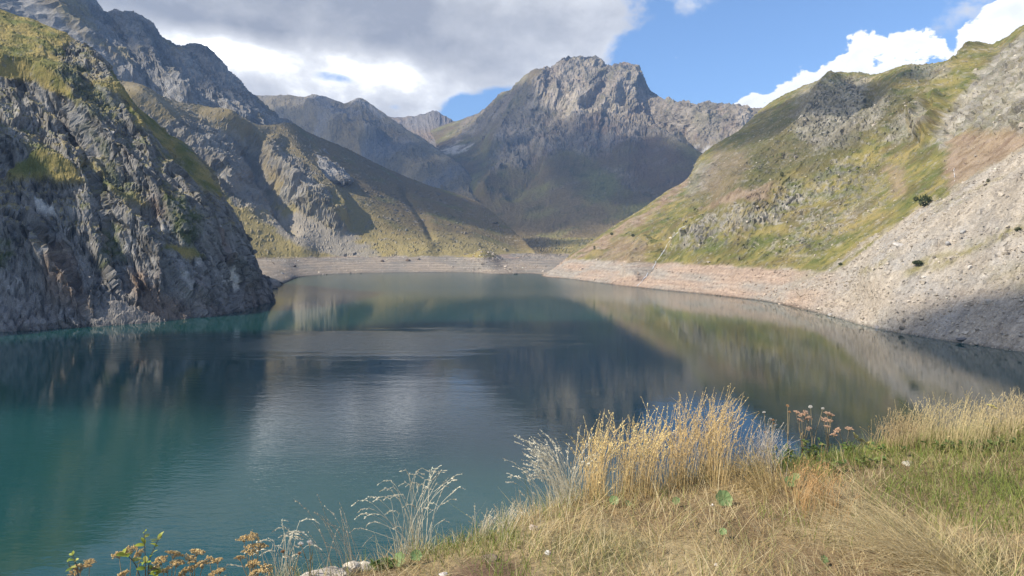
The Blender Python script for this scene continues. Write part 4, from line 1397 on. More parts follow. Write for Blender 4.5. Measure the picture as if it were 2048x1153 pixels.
def boulder(T, u, v, w_px, label, tone, flat=0.6, seed=1, size=None):
    p, nrm = find(T, u, v)
    s = 0.5 * w_px / FOCAL * p.y if size is None else size
    o = rock_mesh('boulder', s, flat, seed, tone)
    o.location = p + Vector((0, 0, 0.15 * s))
    o.rotation_euler = (0.1 * math.sin(seed), 0.25 * math.cos(seed * 2.1), seed * 1.7)
    prop(o, label, 'boulder', 'large boulders lying on the shore and scree')
    return o


def rock_mesh(name, s, flat, seed, tone, parent=None, rings=9, segs=14, mat=None, rough=1.0):
    th = np.linspace(0, 2 * np.pi, segs, endpoint=False)
    ph = np.linspace(-0.5 * np.pi, 0.5 * np.pi, rings)
    TH, PH = np.meshgrid(th, ph, indexing='ij')
    S = np.stack([np.cos(PH) * np.cos(TH), np.cos(PH) * np.sin(TH), np.sin(PH)], 2).reshape(-1, 3)
    r = np.ones(len(S))
    g = np.random.default_rng(seed)
    for k in range(9):                       # planes that cut the ball into an angular block
        nrm = g.normal(size=3); nrm /= np.linalg.norm(nrm)
        dd = S @ nrm
        lim = g.uniform(0.5, 0.8)
        r = np.where(dd > 0.05, np.minimum(r, lim / np.maximum(dd, 0.05)), r)
    r = r * (1 + 0.09 * rough * fbm(S * 2.5, 3, seed=seed))
    V = S * r[:, None] * np.array([1.0, 0.72, flat]) * s
    i = np.arange(segs * rings).reshape(segs, rings)
    a, b = i[:, :-1], i[:, 1:]
    f = np.stack([a.ravel(), np.roll(a, -1, 0).ravel(), np.roll(b, -1, 0).ravel(), b.ravel()], 1)
    c = np.array(tone)[None] * (1 + 0.35 * fbm(S * 3.0, 4, seed=seed + 5))[:, None]
    return mesh_object(name, V, f, mat or STONE, parent, smooth_shade=False, colors=np.clip(c, 0, 1))


for args in [
    (RM, 1798, 494, 30, 'long pale slab lying in the upper scree beside the grass edge', (0.50, 0.46, 0.41), 0.35, 3),
    (RM, 1848, 556, 15, 'small pale boulder below the grassy strip in the scree', (0.50, 0.46, 0.40), 0.5, 5),
    (RM, 1892, 488, 16, 'grey block in the coarse scree just above the grassy strip', (0.36, 0.34, 0.32), 0.7, 8),
    (RM, 1927, 463, 13, 'grey boulder in the coarse scree, uppermost of the large ones', (0.38, 0.36, 0.33), 0.7, 9),
    (RM, 1936, 536, 16, 'cream boulder alone on the smooth scree under the grassy strip', (0.55, 0.50, 0.43), 0.6, 12),
    (RM, 1923, 679, 26, 'dark flat slab at the edge of the water below the scree', (0.17, 0.16, 0.15), 0.3, 14),
    (RM, 1660, 629, 13, 'grey boulder at the waterline where the scree begins', (0.32, 0.30, 0.28), 0.6, 17),
    (FS, 589, 531, 14, 'dark flat boulder on the far shore behind the headland', (0.13, 0.11, 0.095), 0.4, 23),
    (FS, 764, 521, 11, 'dark boulder under the grass line in the middle of the far shore', (0.15, 0.12, 0.10), 0.6, 25),
    (FS, 817, 519, 12, 'brownish boulder under the grass line towards the mound of the far shore', (0.17, 0.13, 0.10), 0.6, 26),
    (FS, 565, 566, 13, 'low dark rock in the shallows beside the headland', (0.15, 0.14, 0.12), 0.4, 27),
    (FS, 1033, 546, 12, 'grey boulder at the water in the far corner of the lake', (0.26, 0.23, 0.20), 0.5, 28),
    (FS, 906, 532, 8, 'small pale boulder on the far shore before the mound', (0.42, 0.37, 0.31), 0.7, 29),
    (RM, 1752, 655, 15, 'grey boulder at the waterline near the shaded scree', (0.30, 0.28, 0.27), 0.55, 19),
]:
    boulder(*args)


def leaf_cloud(n, rx, rz, size, rng, tone_a, tone_b, hollow=0.3):
    """many small leaf faces spread through a rounded crown"""
    d = rng.normal(size=(n, 3)); d /= np.linalg.norm(d, axis=1)[:, None]
    lump = 1 + 0.35 * fbm(d * 2.2, 3, seed=rng.uniform(0, 9))
    r = rng.uniform(hollow, 1, n) ** 0.5 * lump
    c = d * r[:, None] * np.array([rx, rx, rz])
    c[:, 2] = np.maximum(c[:, 2], -0.75 * rz)
    a = rng.normal(size=(n, 3)); a /= np.linalg.norm(a, axis=1)[:, None]
    b = np.cross(a, rng.normal(size=(n, 3))); b /= np.linalg.norm(b, axis=1)[:, None] + 1e-9
    s = size * rng.uniform(0.6, 1.3, n)[:, None]
    V = np.stack([c - a * s, c + b * s * 0.5, c + a * s, c - b * s * 0.5], 1).reshape(-1, 3)
    F = np.arange(4 * n).reshape(n, 4)
    m = rng.uniform(0, 1, n)
    C = np.repeat(lerp(np.tile(tone_a, (n, 1)), np.tile(tone_b, (n, 1)), m), 4, axis=0)
    return V, F, C


def mountain_shrub(u, v, w_px, h_px, label, seed):
    p, _ = find(RM, u, v)
    k = p.y / FOCAL
    rx, rz = 0.5 * w_px * k, 0.5 * h_px * k
    e = bpy.data.objects.new('mountain_shrub', None)
    COL.objects.link(e)
    e.location = p
    prop(e, label, 'shrub', 'dark shrubs dotted over the right-hand slope')
    rng = np.random.default_rng(seed)
    V, F, C = leaf_cloud(420, rx, rz, 0.16 * rx, rng, (0.035, 0.05, 0.02), (0.07, 0.09, 0.03))
    V[:, 2] += 0.9 * rz
    mesh_object('crown', V, F, SHRUB_LEAF, e, False, C)
    tv, tf = tube_arrays([(0, 0, -0.3 * rz), (0.05 * rx, 0, 0.5 * rz), (0.0, 0.06 * rx, 1.2 * rz)], [0.08 * rx, 0.06 * rx, 0.03 * rx], 6)
    mesh_object('trunk', tv, tf, BARK, e)


def tube_arrays(path, radii, sides=5):
    P = np.array([tuple(p) for p in path], dtype=np.float64)
    n = len(P)
    T = np.gradient(P, axis=0)
    T /= np.linalg.norm(T, axis=1)[:, None] + 1e-12
    ref = np.where(np.abs(T[:, 2:3]) > 0.9, np.array([[1.0, 0, 0]]), np.array([[0, 0, 1.0]]))
    A = np.cross(T, ref); A /= np.linalg.norm(A, axis=1)[:, None] + 1e-12
    B = np.cross(T, A)
    ang = np.linspace(0, 2 * np.pi, sides, endpoint=False)
    r = np.asarray(radii)[:, None, None]
    V = P[:, None, :] + r * (np.cos(ang)[None, :, None] * A[:, None, :] + np.sin(ang)[None, :, None] * B[:, None, :])
    i = np.arange(n * sides).reshape(n, sides)
    a, b = i[:-1], i[1:]
    F = np.stack([a.ravel(), np.roll(a, -1, 1).ravel(), np.roll(b, -1, 1).ravel(), b.ravel()], 1)
    return V.reshape(-1, 3), F


for k, (u, v, w, h, lab) in enumerate([
    (1848, 412, 26, 24, 'large round dark green shrub at the upper edge of the scree'),
    (1829, 403, 11, 10, 'small green shrub just beside the large round one above the scree'),
    (1566, 352, 8, 11, 'small dark shrub on the sunny grass rib high above the lake'),
    (1978, 363, 7, 8, 'tiny dark shrub alone on the highest part of the scree'),
    (2033, 462, 12, 8, 'low dark shrub in the grassy strip at the picture edge'),
    (1837, 531, 20, 9, 'low spreading green shrub at the lower end of the grassy strip'),
    (1222, 470, 6, 6, 'tiny dark shrub on the reddish rib above the far shore'),
    (1188, 498, 5, 9, 'narrow dark shrub standing on the lowest part of the reddish rib'),
    (1265, 472, 7, 6, 'tiny dark shrub at the top of the brown eroded bank'),
    (1682, 533, 8, 6, 'small dark shrub at the bottom corner of the green slope')]):
    mountain_shrub(u, v, w, h, lab, 40 + k)


def ribbon(name, T, pts, width, mat, lift=0.35):
    P, Nn = [], []
    dense = cat_rom(np.array(pts, dtype=np.float64), len(pts) * 7, 0)
    for (u, v) in dense:
        p, n = find(T, u, v, 2.2)
        P.append(p)
        Nn.append(n)
    P = np.array([tuple(p) for p in P])
    k = np.array([0.25, 0.5, 0.25])
    for _ in range(2):
        P[1:-1] = 0.25 * P[:-2] + 0.5 * P[1:-1] + 0.25 * P[2:]
    Nn = np.array([tuple(p) for p in Nn])
    t = np.gradient(P, axis=0)
    side = np.cross(t, Nn)
    side /= np.linalg.norm(side, axis=1)[:, None] + 1e-9
    rng = np.random.default_rng(8)
    wl = width * rng.uniform(0.1, 1.0, len(P))[:, None]
    wr = width * rng.uniform(0.1, 1.0, len(P))[:, None]
    up = Nn * lift
    V = np.stack([P - side * wl + up * 0.2, P + up * 1.6, P + side * wr + up * 0.2], 1).reshape(-1, 3)
    i = np.arange(len(P) * 3).reshape(-1, 3)
    F = np.concatenate([np.stack([i[:-1, a], i[:-1, a + 1], i[1:, a + 1], i[1:, a]], 1) for a in (0, 1)])
    o = mesh_object(name, V, F, mat)
    prop(o, kind='structure')
    return o


ribbon('stream', RM, [(1372, 450), (1362, 456), (1352, 468), (1341, 478), (1333, 490), (1326, 503), (1318, 515), (1310, 528), (1302, 540), (1294, 550), (1284, 561), (1273, 571)], 0.6, FOAM, 0.12)
ribbon('waterfall', RM, [(1908, 336), (1907, 344), (1909, 353), (1908, 363)], 0.22, FOAM, 0.1)

# ---------------------------------------------------------------- the bank in front of the camera
EDGE_X = np.array([-30, -14, -6, -4, -2, -0.985, -0.507, -0.066, 0.104, 0.325, 0.945, 1.775, 2.54, 3.34, 4.37, 7.0, 12.0, 30.0])
EDGE_Y = np.array([-6, -1.5, 1.3, 2.0, 3.0, 3.50, 3.88, 4.08, 4.30, 4.55, 4.74, 5.2, 5.58, 6.0, 6.34, 7.8, 10.6, 19.0])
TOP_Z = EYE_Z - 1.58


def bank_z(x, y):
    x = np.asarray(x, dtype=np.float64)
    y = np.asarray(y, dtype=np.float64)
    ye = np.interp(x, EDGE_X, EDGE_Y)
    d = (y - ye) * 0.85
    p = np.stack([x, y, x * 0], -1).reshape(-1, 3)
    n = fbm(p / 1.3, 3, seed=2).reshape(x.shape) * 0.06 + fbm(p / 0.25, 3, seed=4).reshape(x.shape) * 0.018
    drop = 0.85 * (np.sqrt(d * d + 0.03) + d) * 0.5
    rise = 0.008 * np.clip(x - 1.0, 0, 8) - 0.03 * np.clip(-x, 0, 4)
    mound = 0.06 * np.exp(-((x - 1.6) ** 2 + (y - 4.9) ** 2) / 0.5)
    return TOP_Z + n * np.clip(1 + 0.4 * np.maximum(d, 0), 1, 6) - drop + rise + mound


def build_bank():
    xs = np.concatenate([np.linspace(-30, -4, 30), np.linspace(-3.8, 8.5, 260), np.linspace(9, 30, 24)])
    ts = np.concatenate([np.linspace(-14, -5, 12), np.linspace(-4.7, 0.8, 140), np.linspace(0.95, 6, 30), np.linspace(7, 48, 24)])
    X = np.repeat(xs[:, None], len(ts), 1)
    Y = np.interp(xs, EDGE_X, EDGE_Y)[:, None] + ts[None, :]
    Z = bank_z(X, Y)
    P = np.stack([X, Y, Z], 2).reshape(-1, 3)
    n1 = fbm(P / 0.7, 4, seed=5)
    n2 = fbm(P / 0.08, 3, seed=6)
    col = lerp((0.22, 0.155, 0.085), (0.38, 0.29, 0.155), smooth(n1, -0.2, 0.4))
    col = lerp(col, (0.085, 0.10, 0.03), smooth(fbm(P / 0.9, 3, seed=7), 0.05, 0.45) * 0.7)
    u, v = to_uv(P)
    soil = in_poly(u, v, [(900, 1150), (930, 1120), (1010, 1110), (1060, 1140), (1050, 1200), (880, 1200)], 18)
    col = lerp(col, (0.17, 0.11, 0.07), soil)
    col = col * (1 + 0.5 * n2[:, None])
    far = smooth(ts[None, :] + 0 * X, 1.0, 6.0).ravel()
    col = lerp(col, (0.33, 0.29, 0.24), far * smooth(n1, -0.2, 0.2))
    o = mesh_object('bank', P, grid_faces(len(xs), len(ts)), terrain_mat('bank_soil', 24.0, 0.02, 40.0), colors=np.clip(col, 0, 1))
    prop(o, kind='structure')
    return o


build_bank()


def spot(u, v):
    """point of the bank seen at a photograph position, or the brink just below the line of sight"""
    r = ray_dir(u, v)
    t = np.arange(2.0, 9.0, 0.01)
    x, y, z = r.x * t, r.y * t, EYE_Z + r.z * t
    gap = z - bank_z(x, y)
    hit = np.where(gap <= 0)[0]
    k = hit[0] if len(hit) else int(np.argmin(gap))
    return Vector((x[k], y[k], float(bank_z(x[k:k + 1], y[k:k + 1])[0])))


GRASS = simple_mat('dry_grass', None, 0.65, 0.12, 30.0, translucent=0.3, attr=True, spec=0.25)


def blades(base, heading, tilt, bend, length, width, col, rng, nseg=3, tip=1.15):
    n = len(base)
    pos = base.astype(np.float64).copy()
    h = np.stack([np.cos(heading), np.sin(heading), np.zeros(n)], 1)
    tw = heading + np.pi / 2 + rng.normal(0, 0.7, n)
    side = np.stack([np.cos(tw), np.sin(tw), np.zeros(n)], 1)
    rows, cols = [], []
    for k in range(nseg + 1):
        f = k / nseg
        w = width * (1 - f) ** 0.6 * 0.5
        shade = 1 + (tip - 1) * f
        c = np.clip(col * shade, 0, 1)
        if k < nseg:
            rows += [pos - side * w[:, None], pos + side * w[:, None]]
            cols += [c, c]
        else:
            rows.append(pos.copy())
            cols.append(c)
        th = tilt + bend * (f + 0.5 / nseg)
        pos = pos + (length / nseg)[:, None] * (np.sin(th)[:, None] * h + np.cos(th)[:, None] * np.array([0, 0, 1.0]))
    V = np.stack(rows, 1)
    m = V.shape[1]
    C = np.stack(cols, 1)
    off = (np.arange(n) * m)[:, None]
    quads = np.concatenate([np.array([2 * k, 2 * k + 1, 2 * k + 3, 2 * k + 2])[None] + off for k in range(nseg - 1)]) if nseg > 1 else np.zeros((0, 4), int)
    tris = np.array([2 * nseg - 2, 2 * nseg - 1, 2 * nseg])[None] + off
    return V.reshape(-1, 3), [quads, tris], C.reshape(-1, 3)


def join(parts):
    V, Q, Tn, C, o = [], [], [], [], 0
    for v, f, c in parts:
        V.append(v)
        C.append(c)
        for a in (f if isinstance(f, list) else [f]):
            if len(a) == 0:
                continue
            (Q if a.shape[1] == 4 else Tn).append(a + o)
        o += len(v)
    F = []
    if Q:
        F.append(np.concatenate(Q))
    if Tn:
        F.append(np.concatenate(Tn))
    return np.concatenate(V), F, np.concatenate(C)


def bank_points(n, rng, x0=-1.7, x1=7.2, t0=-3.2, t1=0.35):
    x = rng.uniform(x0, x1, n)
    y = np.interp(x, EDGE_X, EDGE_Y) + rng.uniform(t0, t1, n)
    z = bank_z(x, y)
    P = np.stack([x, y, z], 1)
    u, v = to_uv(P)
    keep = (y > 2.6) & (u > 420) & (u < 2120) & (v < 1260)
    return P[keep], u[keep], v[keep]


def green_field(u, v, P):
    g = in_poly(u, v, [(1740, 1000), (1790, 955), (1900, 935), (2100, 930), (2100, 1060), (2000, 1075), (1900, 1050), (1800, 1030)], 26)
    g = np.maximum(g, 0.95 * in_poly(u, v, [(1540, 880), (1680, 870), (1800, 880), (2060, 860), (2060, 925), (1800, 940), (1560, 960)], 18))
    g = np.maximum(g, 0.7 * in_poly(u, v, [(840, 1100), (1000, 1070), (1060, 1090), (1010, 1120), (860, 1130)], 14))
    g = np.maximum(g, 0.55 * in_poly(u, v, [(1080, 1030), (1140, 1010), (1160, 1030), (1080, 1050)], 10))
    g = np.maximum(g, 0.6 * smooth(fbm(P / 0.55, 3, seed=21), 0.05, 0.35))
    return np.clip(g, 0, 1)


def build_turf():
    rng = np.random.default_rng(21)
    # straw thatch, pressed flat in swirls
    P, u, v = bank_points(68000, rng)
    bare = in_poly(u, v, [(900, 1150), (930, 1122), (1010, 1112), (1060, 1140), (1050, 1200), (880, 1200)], 14)
    keep = rng.uniform(0, 1, len(P)) > 0.8 * bare
    P, u, v = P[keep], u[keep], v[keep]
    n = len(P)
    g = green_field(u, v, P)
    flow = fbm(P / 0.9, 3, seed=31) * 4.5 + 2.4 + rng.normal(0, 1.3, n)
    tilt = np.clip(rng.normal(1.0, 0.4, n), 0.0, 1.55)
    ln = rng.gamma(6, 0.024, n) * (1 - 0.35 * g)
    dens = smooth(fbm(P / 0.35, 3, seed=33), -0.35, 0.25)
    straw = lerp(np.tile((0.50, 0.37, 0.17), (n, 1)), np.tile((0.62, 0.52, 0.31), (n, 1)), rng.uniform(0, 1, n))
    straw = lerp(straw, np.tile((0.33, 0.215, 0.10), (n, 1)), (rng.uniform(0, 1, n) < 0.25).astype(float) * 0.8)
    straw = lerp(straw, np.tile((0.26, 0.27, 0.085), (n, 1)), (rng.uniform(0, 1, n) < 0.18 + 0.5 * g).astype(float) * 0.85)
    V, F, C = blades(P, flow, tilt, rng.normal(0.25, 0.3, n), ln * (0.6 + 0.6 * dens), rng.uniform(0.0022, 0.0042, n), straw, rng)
    o = mesh_object('dry_grass', V, F, GRASS, smooth_shade=False, colors=C)
    prop(o, 'short straw-coloured dry grass pressed flat over the bank', kind='stuff')
    # fresh green grass in patches
    P, u, v = bank_points(60000, rng)
    g = green_field(u, v, P)
    keep = rng.uniform(0, 1, len(P)) < g * 0.85
    P = P[keep]
    n = len(P)
    c = lerp(np.tile((0.13, 0.19, 0.035), (n, 1)), np.tile((0.26, 0.28, 0.07), (n, 1)), rng.uniform(0, 1, n))
    V, F, C = blades(P, rng.uniform(0, 6.28, n), np.abs(rng.normal(0.35, 0.25, n)), rng.normal(0.5, 0.3, n), rng.gamma(7, 0.015, n), rng.uniform(0.0025, 0.005, n), c, rng)
    o = mesh_object('green_grass', V, F, GRASS, smooth_shade=False, colors=C)
    prop(o, 'fresh green grass growing in patches on the bank', kind='stuff')


build_turf()


def stalk_curves(base, heading, tilt, bend, length, nseg):
    n = len(base)
    pts = [base.astype(np.float64)]
    h = np.stack([np.cos(heading), np.sin(heading), np.zeros(n)], 1)
    for k in range(nseg):
        f = (k + 0.5) / nseg
        th = tilt + bend * f ** 2
        pts.append(pts[-1] + (length / nseg)[:, None] * (np.sin(th)[:, None] * h + np.cos(th)[:, None] * np.array([0, 0, 1.0])))
    return np.stack(pts, 1)


def stalk_tubes(curves, r0, r1, col, tipcol):
    n, m, _ = curves.shape
    T = np.gradient(curves, axis=1)
    T /= np.linalg.norm(T, axis=2)[..., None] + 1e-12
    A = np.cross(T, np.array([0.3, 0.95, 0.1])); A /= np.linalg.norm(A, axis=2)[..., None] + 1e-12
    B = np.cross(T, A)
    f = np.linspace(0, 1, m)[None, :, None]
    rr = r0 + (r1 - r0) * f
    ang = [0, 2.094, 4.189]
    V = np.stack([curves + rr * (math.cos(a) * A + math.sin(a) * B) for a in ang], 2)
    C = np.repeat((col[:, None, :] * (1 - f) + tipcol[:, None, :] * f)[:, :, None, :], 3, 2)
    i = np.arange(n * m * 3).reshape(n, m, 3)
    a, b = i[:, :-1], i[:, 1:]
    F = np.stack([a.ravel(), np.roll(a, -1, 2).ravel(), np.roll(b, -1, 2).ravel(), b.ravel()], 1)
    return V.reshape(-1, 3), F, C.reshape(-1, 3)


def panicles(curves, rng, frac=0.25, per=12, size=0.010, col=(0.6, 0.48, 0.3), spread=0.35, fat=0.3):
    """small seed husks set along the top of every stalk"""
    n, m, _ = curves.shape
    f = rng.uniform(1 - frac, 1.0, (n, per)) * (m - 1)
    i = np.minimum(f.astype(int), m - 2)
    t = (f - i)[..., None]
    ar = np.arange(n)[:, None]
    p = curves[ar, i] * (1 - t) + curves[ar, i + 1] * t
    d = curves[ar, i + 1] - curves[ar, i]
    d /= np.linalg.norm(d, axis=2)[..., None] + 1e-12
    d = d + rng.normal(0, spread, d.shape)
    d /= np.linalg.norm(d, axis=2)[..., None] + 1e-12
    s = np.cross(d, rng.normal(size=d.shape)); s /= np.linalg.norm(s, axis=2)[..., None] + 1e-12
    L_ = size * rng.uniform(0.6, 1.4, (n, per))[..., None]
    V = np.stack([p, p + d * L_ * 0.5 + s * L_ * fat, p + d * L_, p + d * L_ * 0.5 - s * L_ * fat], 2)
    k = n * per
    C = np.clip(np.array(col)[None] * np.exp(rng.normal(0, 0.15, (k, 1))), 0, 1)
    return V.reshape(-1, 3), np.arange(4 * k).reshape(k, 4), np.repeat(C, 4, axis=0)


GOLD = (0.62, 0.46, 0.22)
SILVER = (0.60, 0.55, 0.42)
TAN = (0.50, 0.40, 0.22)


def tussock(label, u0, u1, v0, v1, n, h, rng_seed, col, lean=0.0, fan=0.15, droop=0.7, heads=14, hsize=0.010, leaves=0.6, depth=0.25, hvar=0.22, hcol=None, group='grass tussocks along the edge of the bank', name='grass_tussock', frac=0.25):
    """dense clump: joined stalks, seed heads and basal leaves"""
    rng = np.random.default_rng(rng_seed)
    a, b = spot(u0, v0), spot(u1, v1)
    t = rng.uniform(0, 1, n)
    # stalks crowd into a few bunches
    k = max(2, n // 60)
    cen = np.sort(rng.uniform(0.05, 0.95, k))
    t = np.clip(np.where(rng.uniform(0, 1, n) < 0.75, cen[rng.integers(0, k, n)] + rng.normal(0, 0.05, n), t), 0, 1)
    x = a.x + (b.x - a.x) * t + rng.normal(0, 0.015, n)
    y = a.y + (b.y - a.y) * t + rng.normal(0, depth * 0.5, n)
    base = np.stack([x, y, bank_z(x, y) - 0.01], 1)
    e = bpy.data.objects.new(name, None)
    COL.objects.link(e)
    org = (a + b) * 0.5
    e.location = org
    prop(e, label, 'grass', group)
    base -= np.array(tuple(org))
    heading = np.where(rng.uniform(0, 1, n) < 0.5 + 0.5 * np.tanh(abs(lean) * 3), math.pi if lean < 0 else 0.0, rng.uniform(0, 6.28, n)) + rng.normal(0, 0.5, n)
    tilt = np.abs(rng.normal(abs(lean), fan, n))
    bend = np.abs(rng.normal(droop, 0.35, n))
    ln = h * np.clip(rng.normal(1.0, hvar, n), 0.35, 1.45)
    cv = stalk_curves(base, heading, tilt, bend, ln, 6)
    col = np.tile(np.array(col), (n, 1)) * np.exp(rng.normal(0, 0.14, (n, 1)))
    tipc = col * 1.12
    V, F, C = stalk_tubes(cv, 0.0013, 0.0006, np.clip(col, 0, 1), np.clip(tipc, 0, 1))
    o = mesh_object('stalks', V, F, GRASS, e, False, C)
    o['kind'] = 'stuff'
    if heads:
      V, F, C = panicles(cv, rng, frac, heads, hsize, hcol or tuple(np.clip(np.array(col[0]) * 1.2, 0, 0.85)))
      o = mesh_object('seed_heads', V, F, GRASS, e, False, C)
      o['kind'] = 'stuff'
    m = int(n * leaves)
    if m:
        j = rng.integers(0, n, m)
        c2 = lerp(np.tile(np.array(col[0]), (m, 1)), np.tile((0.36, 0.30, 0.10), (m, 1)), rng.uniform(0, 1, m)) * np.exp(rng.normal(0, 0.15, (m, 1)))
        V, F, C = blades(base[j] + rng.normal(0, 0.02, (m, 3)) * np.array([1, 1, 0]), rng.uniform(0, 6.28, m), np.abs(rng.normal(0.3, 0.25, m)), np.abs(rng.normal(0.6, 0.4, m)), h * rng.uniform(0.25, 0.65, m), rng.uniform(0.002, 0.004, m), np.clip(c2, 0, 1), rng)
        o = mesh_object('basal_leaves', V, F, GRASS, e, False, C)
        o['kind'] = 'stuff'
    return e


tussock('thick golden tussock in the middle of the bank edge, broadest of all', 1140, 1312, 1000, 985, 400, 0.41, 1, GOLD, fan=0.09, droop=0.4, leaves=0.5, hvar=0.24)
tussock('tall golden tussock right of the broadest one, its tips highest of all', 1325, 1470, 968, 955, 350, 0.45, 2, GOLD, fan=0.1, droop=0.4, leaves=0.5, hvar=0.26)
tussock('silvery tussock with tips drooping to the side, next to the broadest golden one', 1065, 1145, 1035, 1005, 120, 0.40, 3, SILVER, lean=-0.25, fan=0.12, droop=0.9, heads=18, hsize=0.012, leaves=0.7)
tussock('sparse grey twiggy grass before the blue reflection', 1462, 1535, 948, 938, 130, 0.27, 4, (0.46, 0.40, 0.32), fan=0.2, droop=0.5, heads=7, hsize=0.008, leaves=0.5)
tussock('low grey grass fringe between the silvery and the first fan-shaped tussock', 955, 1070, 1070, 1035, 110, 0.16, 5, (0.52, 0.46, 0.33), fan=0.25, droop=0.6, heads=8, hsize=0.008)
tussock('pale meadow grass at the far end of the bank, outermost clump', 1930, 2060, 884, 868, 400, 0.30, 6, TAN, fan=0.12, droop=0.5, heads=8, hsize=0.009, depth=0.5)
tussock('pale meadow grass clump just before the outermost one', 1830, 1940, 892, 884, 280, 0.30, 7, (0.52, 0.42, 0.22), fan=0.12, droop=0.5, heads=8, hsize=0.009, depth=0.5)
tussock('brown dry grass clump between the flower heads and the meadow grass', 1745, 1835, 905, 895, 210, 0.24, 8, (0.40, 0.30, 0.16), fan=0.2, droop=0.4, heads=8)
tussock('long blond grass lying over in a swathe near the bottom edge', 1840, 1990, 1150, 1165, 420, 0.50, 9, (0.66, 0.54, 0.31), lean=-1.0, fan=0.2, droop=0.25, heads=0, leaves=0.4, depth=0.3)
tussock('reddish brown grass tuft on the slope above the blond swathe', 1590, 1665, 1010, 1000, 160, 0.22, 10, (0.46, 0.29, 0.13), fan=0.3, droop=0.4, heads=4)
tussock('short straw tuft below the tall golden tussock', 1500, 1590, 985, 965, 140, 0.26, 11, (0.55, 0.42, 0.20), lean=-0.6, fan=0.3, droop=0.3, heads=4)
tussock('thin brown grass stems standing alone beside the pale rocks', 640, 720, 1145, 1125, 26, 0.33, 12, (0.40, 0.34, 0.25), lean=-0.2, fan=0.12, droop=0.5, heads=10, hsize=0.008, leaves=0.3)


def by_length(P, n):
    s = np.concatenate([[0], np.cumsum(np.linalg.norm(np.diff(P, axis=0), axis=1))])
    t = np.linspace(0, s[-1], n)
    return np.stack([np.interp(t, s, P[:, k]) for k in range(3)], 1)


def open_tussock(label, u, v, stems, col, rng_seed, name='grass_tussock'):
    """an airy clump whose stalks can be told apart: every stalk is a part, its seed head a part of the stalk
    stems: (offset u, offset v of the tip from the base in pixels, droop)"""
    rng = np.random.default_rng(rng_seed)
    org = spot(u, v)
    e = bpy.data.objects.new(name, None)
    COL.objects.link(e)
    e.location = org
    prop(e, label, 'grass', 'grass tussocks along the edge of the bank')
    k = org.y / FOCAL
    for (du, dv, droop) in stems:
        b = np.array([rng.normal(0, 0.035), rng.normal(0, 0.03), 0.0])
        b[2] = float(bank_z(np.array([org.x + b[0]]), np.array([org.y + b[1]]))[0]) - org.z - 0.01
        tip = np.array([du * k, rng.normal(0, 0.06), -dv * k])
        mid = np.array([b[0] + 0.35 * (tip[0] - b[0]), b[1] + 0.3 * tip[1], 0.62 * tip[2]])
        way = math.copysign(1.0, du + 1e-3) * droop * 0.06
        ctrl = np.stack([b, mid, tip - np.array([way * 0.9, 0, 0.012]), tip + np.array([way * 0.1, 0, 0.0]), tip + np.array([way * 0.75, 0, -droop * 0.025])])
        cv = by_length(cat_rom(ctrl, 60, 0), 14)[None]
        c = np.clip(np.array([col]) * math.exp(rng.normal(0, 0.12)), 0, 1)
        V, F, C = stalk_tubes(cv, 0.0016, 0.0008, c, np.clip(c * 1.1, 0, 1))
        st = mesh_object('stalk', V, F, GRASS, e, False, C)
        V, F, C = panicles(cv, rng, 0.24, 34, 0.011, tuple(np.clip(c[0] * 1.2, 0, 0.85)), 0.22, 0.22)
        mesh_object('seed_head', V, F, GRASS, st, False, C)
    m = 90
    base = np.stack([rng.normal(0, 0.06, m), rng.normal(0, 0.04, m), np.full(m, 0.0)], 1)
    base[:, 2] = bank_z(base[:, 0] + org.x, base[:, 1] + org.y) - org.z - 0.01
    c2 = lerp(np.tile(np.array(col), (m, 1)), np.tile((0.40, 0.36, 0.12), (m, 1)), rng.uniform(0, 1, m))
    V, F, C = blades(base, rng.uniform(0, 6.28, m), np.abs(rng.normal(0.3, 0.2, m)), np.abs(rng.normal(0.5, 0.3, m)), rng.uniform(0.08, 0.24, m), rng.uniform(0.002, 0.004, m), c2, rng)
    o = mesh_object('basal_leaves', V, F, GRASS, e, False, C)
    o['kind'] = 'stuff'
    return e


open_tussock('tall airy silvery tussock with drooping seed heads by the pale rocks', 830, 1092,
             [(-108, -118, 1), (-96, -108, 1), (-100, -95, 1), (-88, -128, .8), (-82, -96, 1), (-70, -118, .9), (-60, -140, .6), (-64, -150, .9), (-52, -120, .8), (-45, -98, .7), (-40, -155, .5), (-34, -132, .8),
              (-20, -185, .4), (-22, -150, .6), (-6, -150, .7), (2, -165, .8), (10, -172, .5), (14, -142, .6), (18, -182, .7), (26, -160, .3), (30, -148, .4), (34, -170, .3), (42, -186, .3), (52, -195, .2), (56, -178, .4), (60, -184, .3), (46, -140, .4),
              (66, -150, .3), (74, -165, .4), (84, -172, .3), (92, -176, .3), (78, -120, .4), (96, -150, .5), (-122, -48, 1), (-90, -60, .9), (-30, -70, .6), (64, -90, .4), (22, -90, .5), (38, -110, .5), (-12, -110, .6)], SILVER, 5)
open_tussock('second fan of silvery grass, shorter, between the yarrow heads and the fluffy seed heads', 565, 1185,
             [(-78, -88, 1), (-60, -100, .9), (-48, -104, .8), (-36, -112, .9), (-40, -90, .8), (-26, -118, .7), (-20, -96, .8), (-12, -124, .8), (-4, -108, .5), (2, -112, .5), (6, -150, .3), (10, -110, .6), (16, -98, .6), (20, -132, .3), (24, -120, .3),
              (28, -96, .3), (34, -126, .3), (44, -138, .9), (52, -142, 1), (60, -92, .8), (-30, -60, .7), (8, -70, .5), (24, -70, .4)], SILVER, 6)

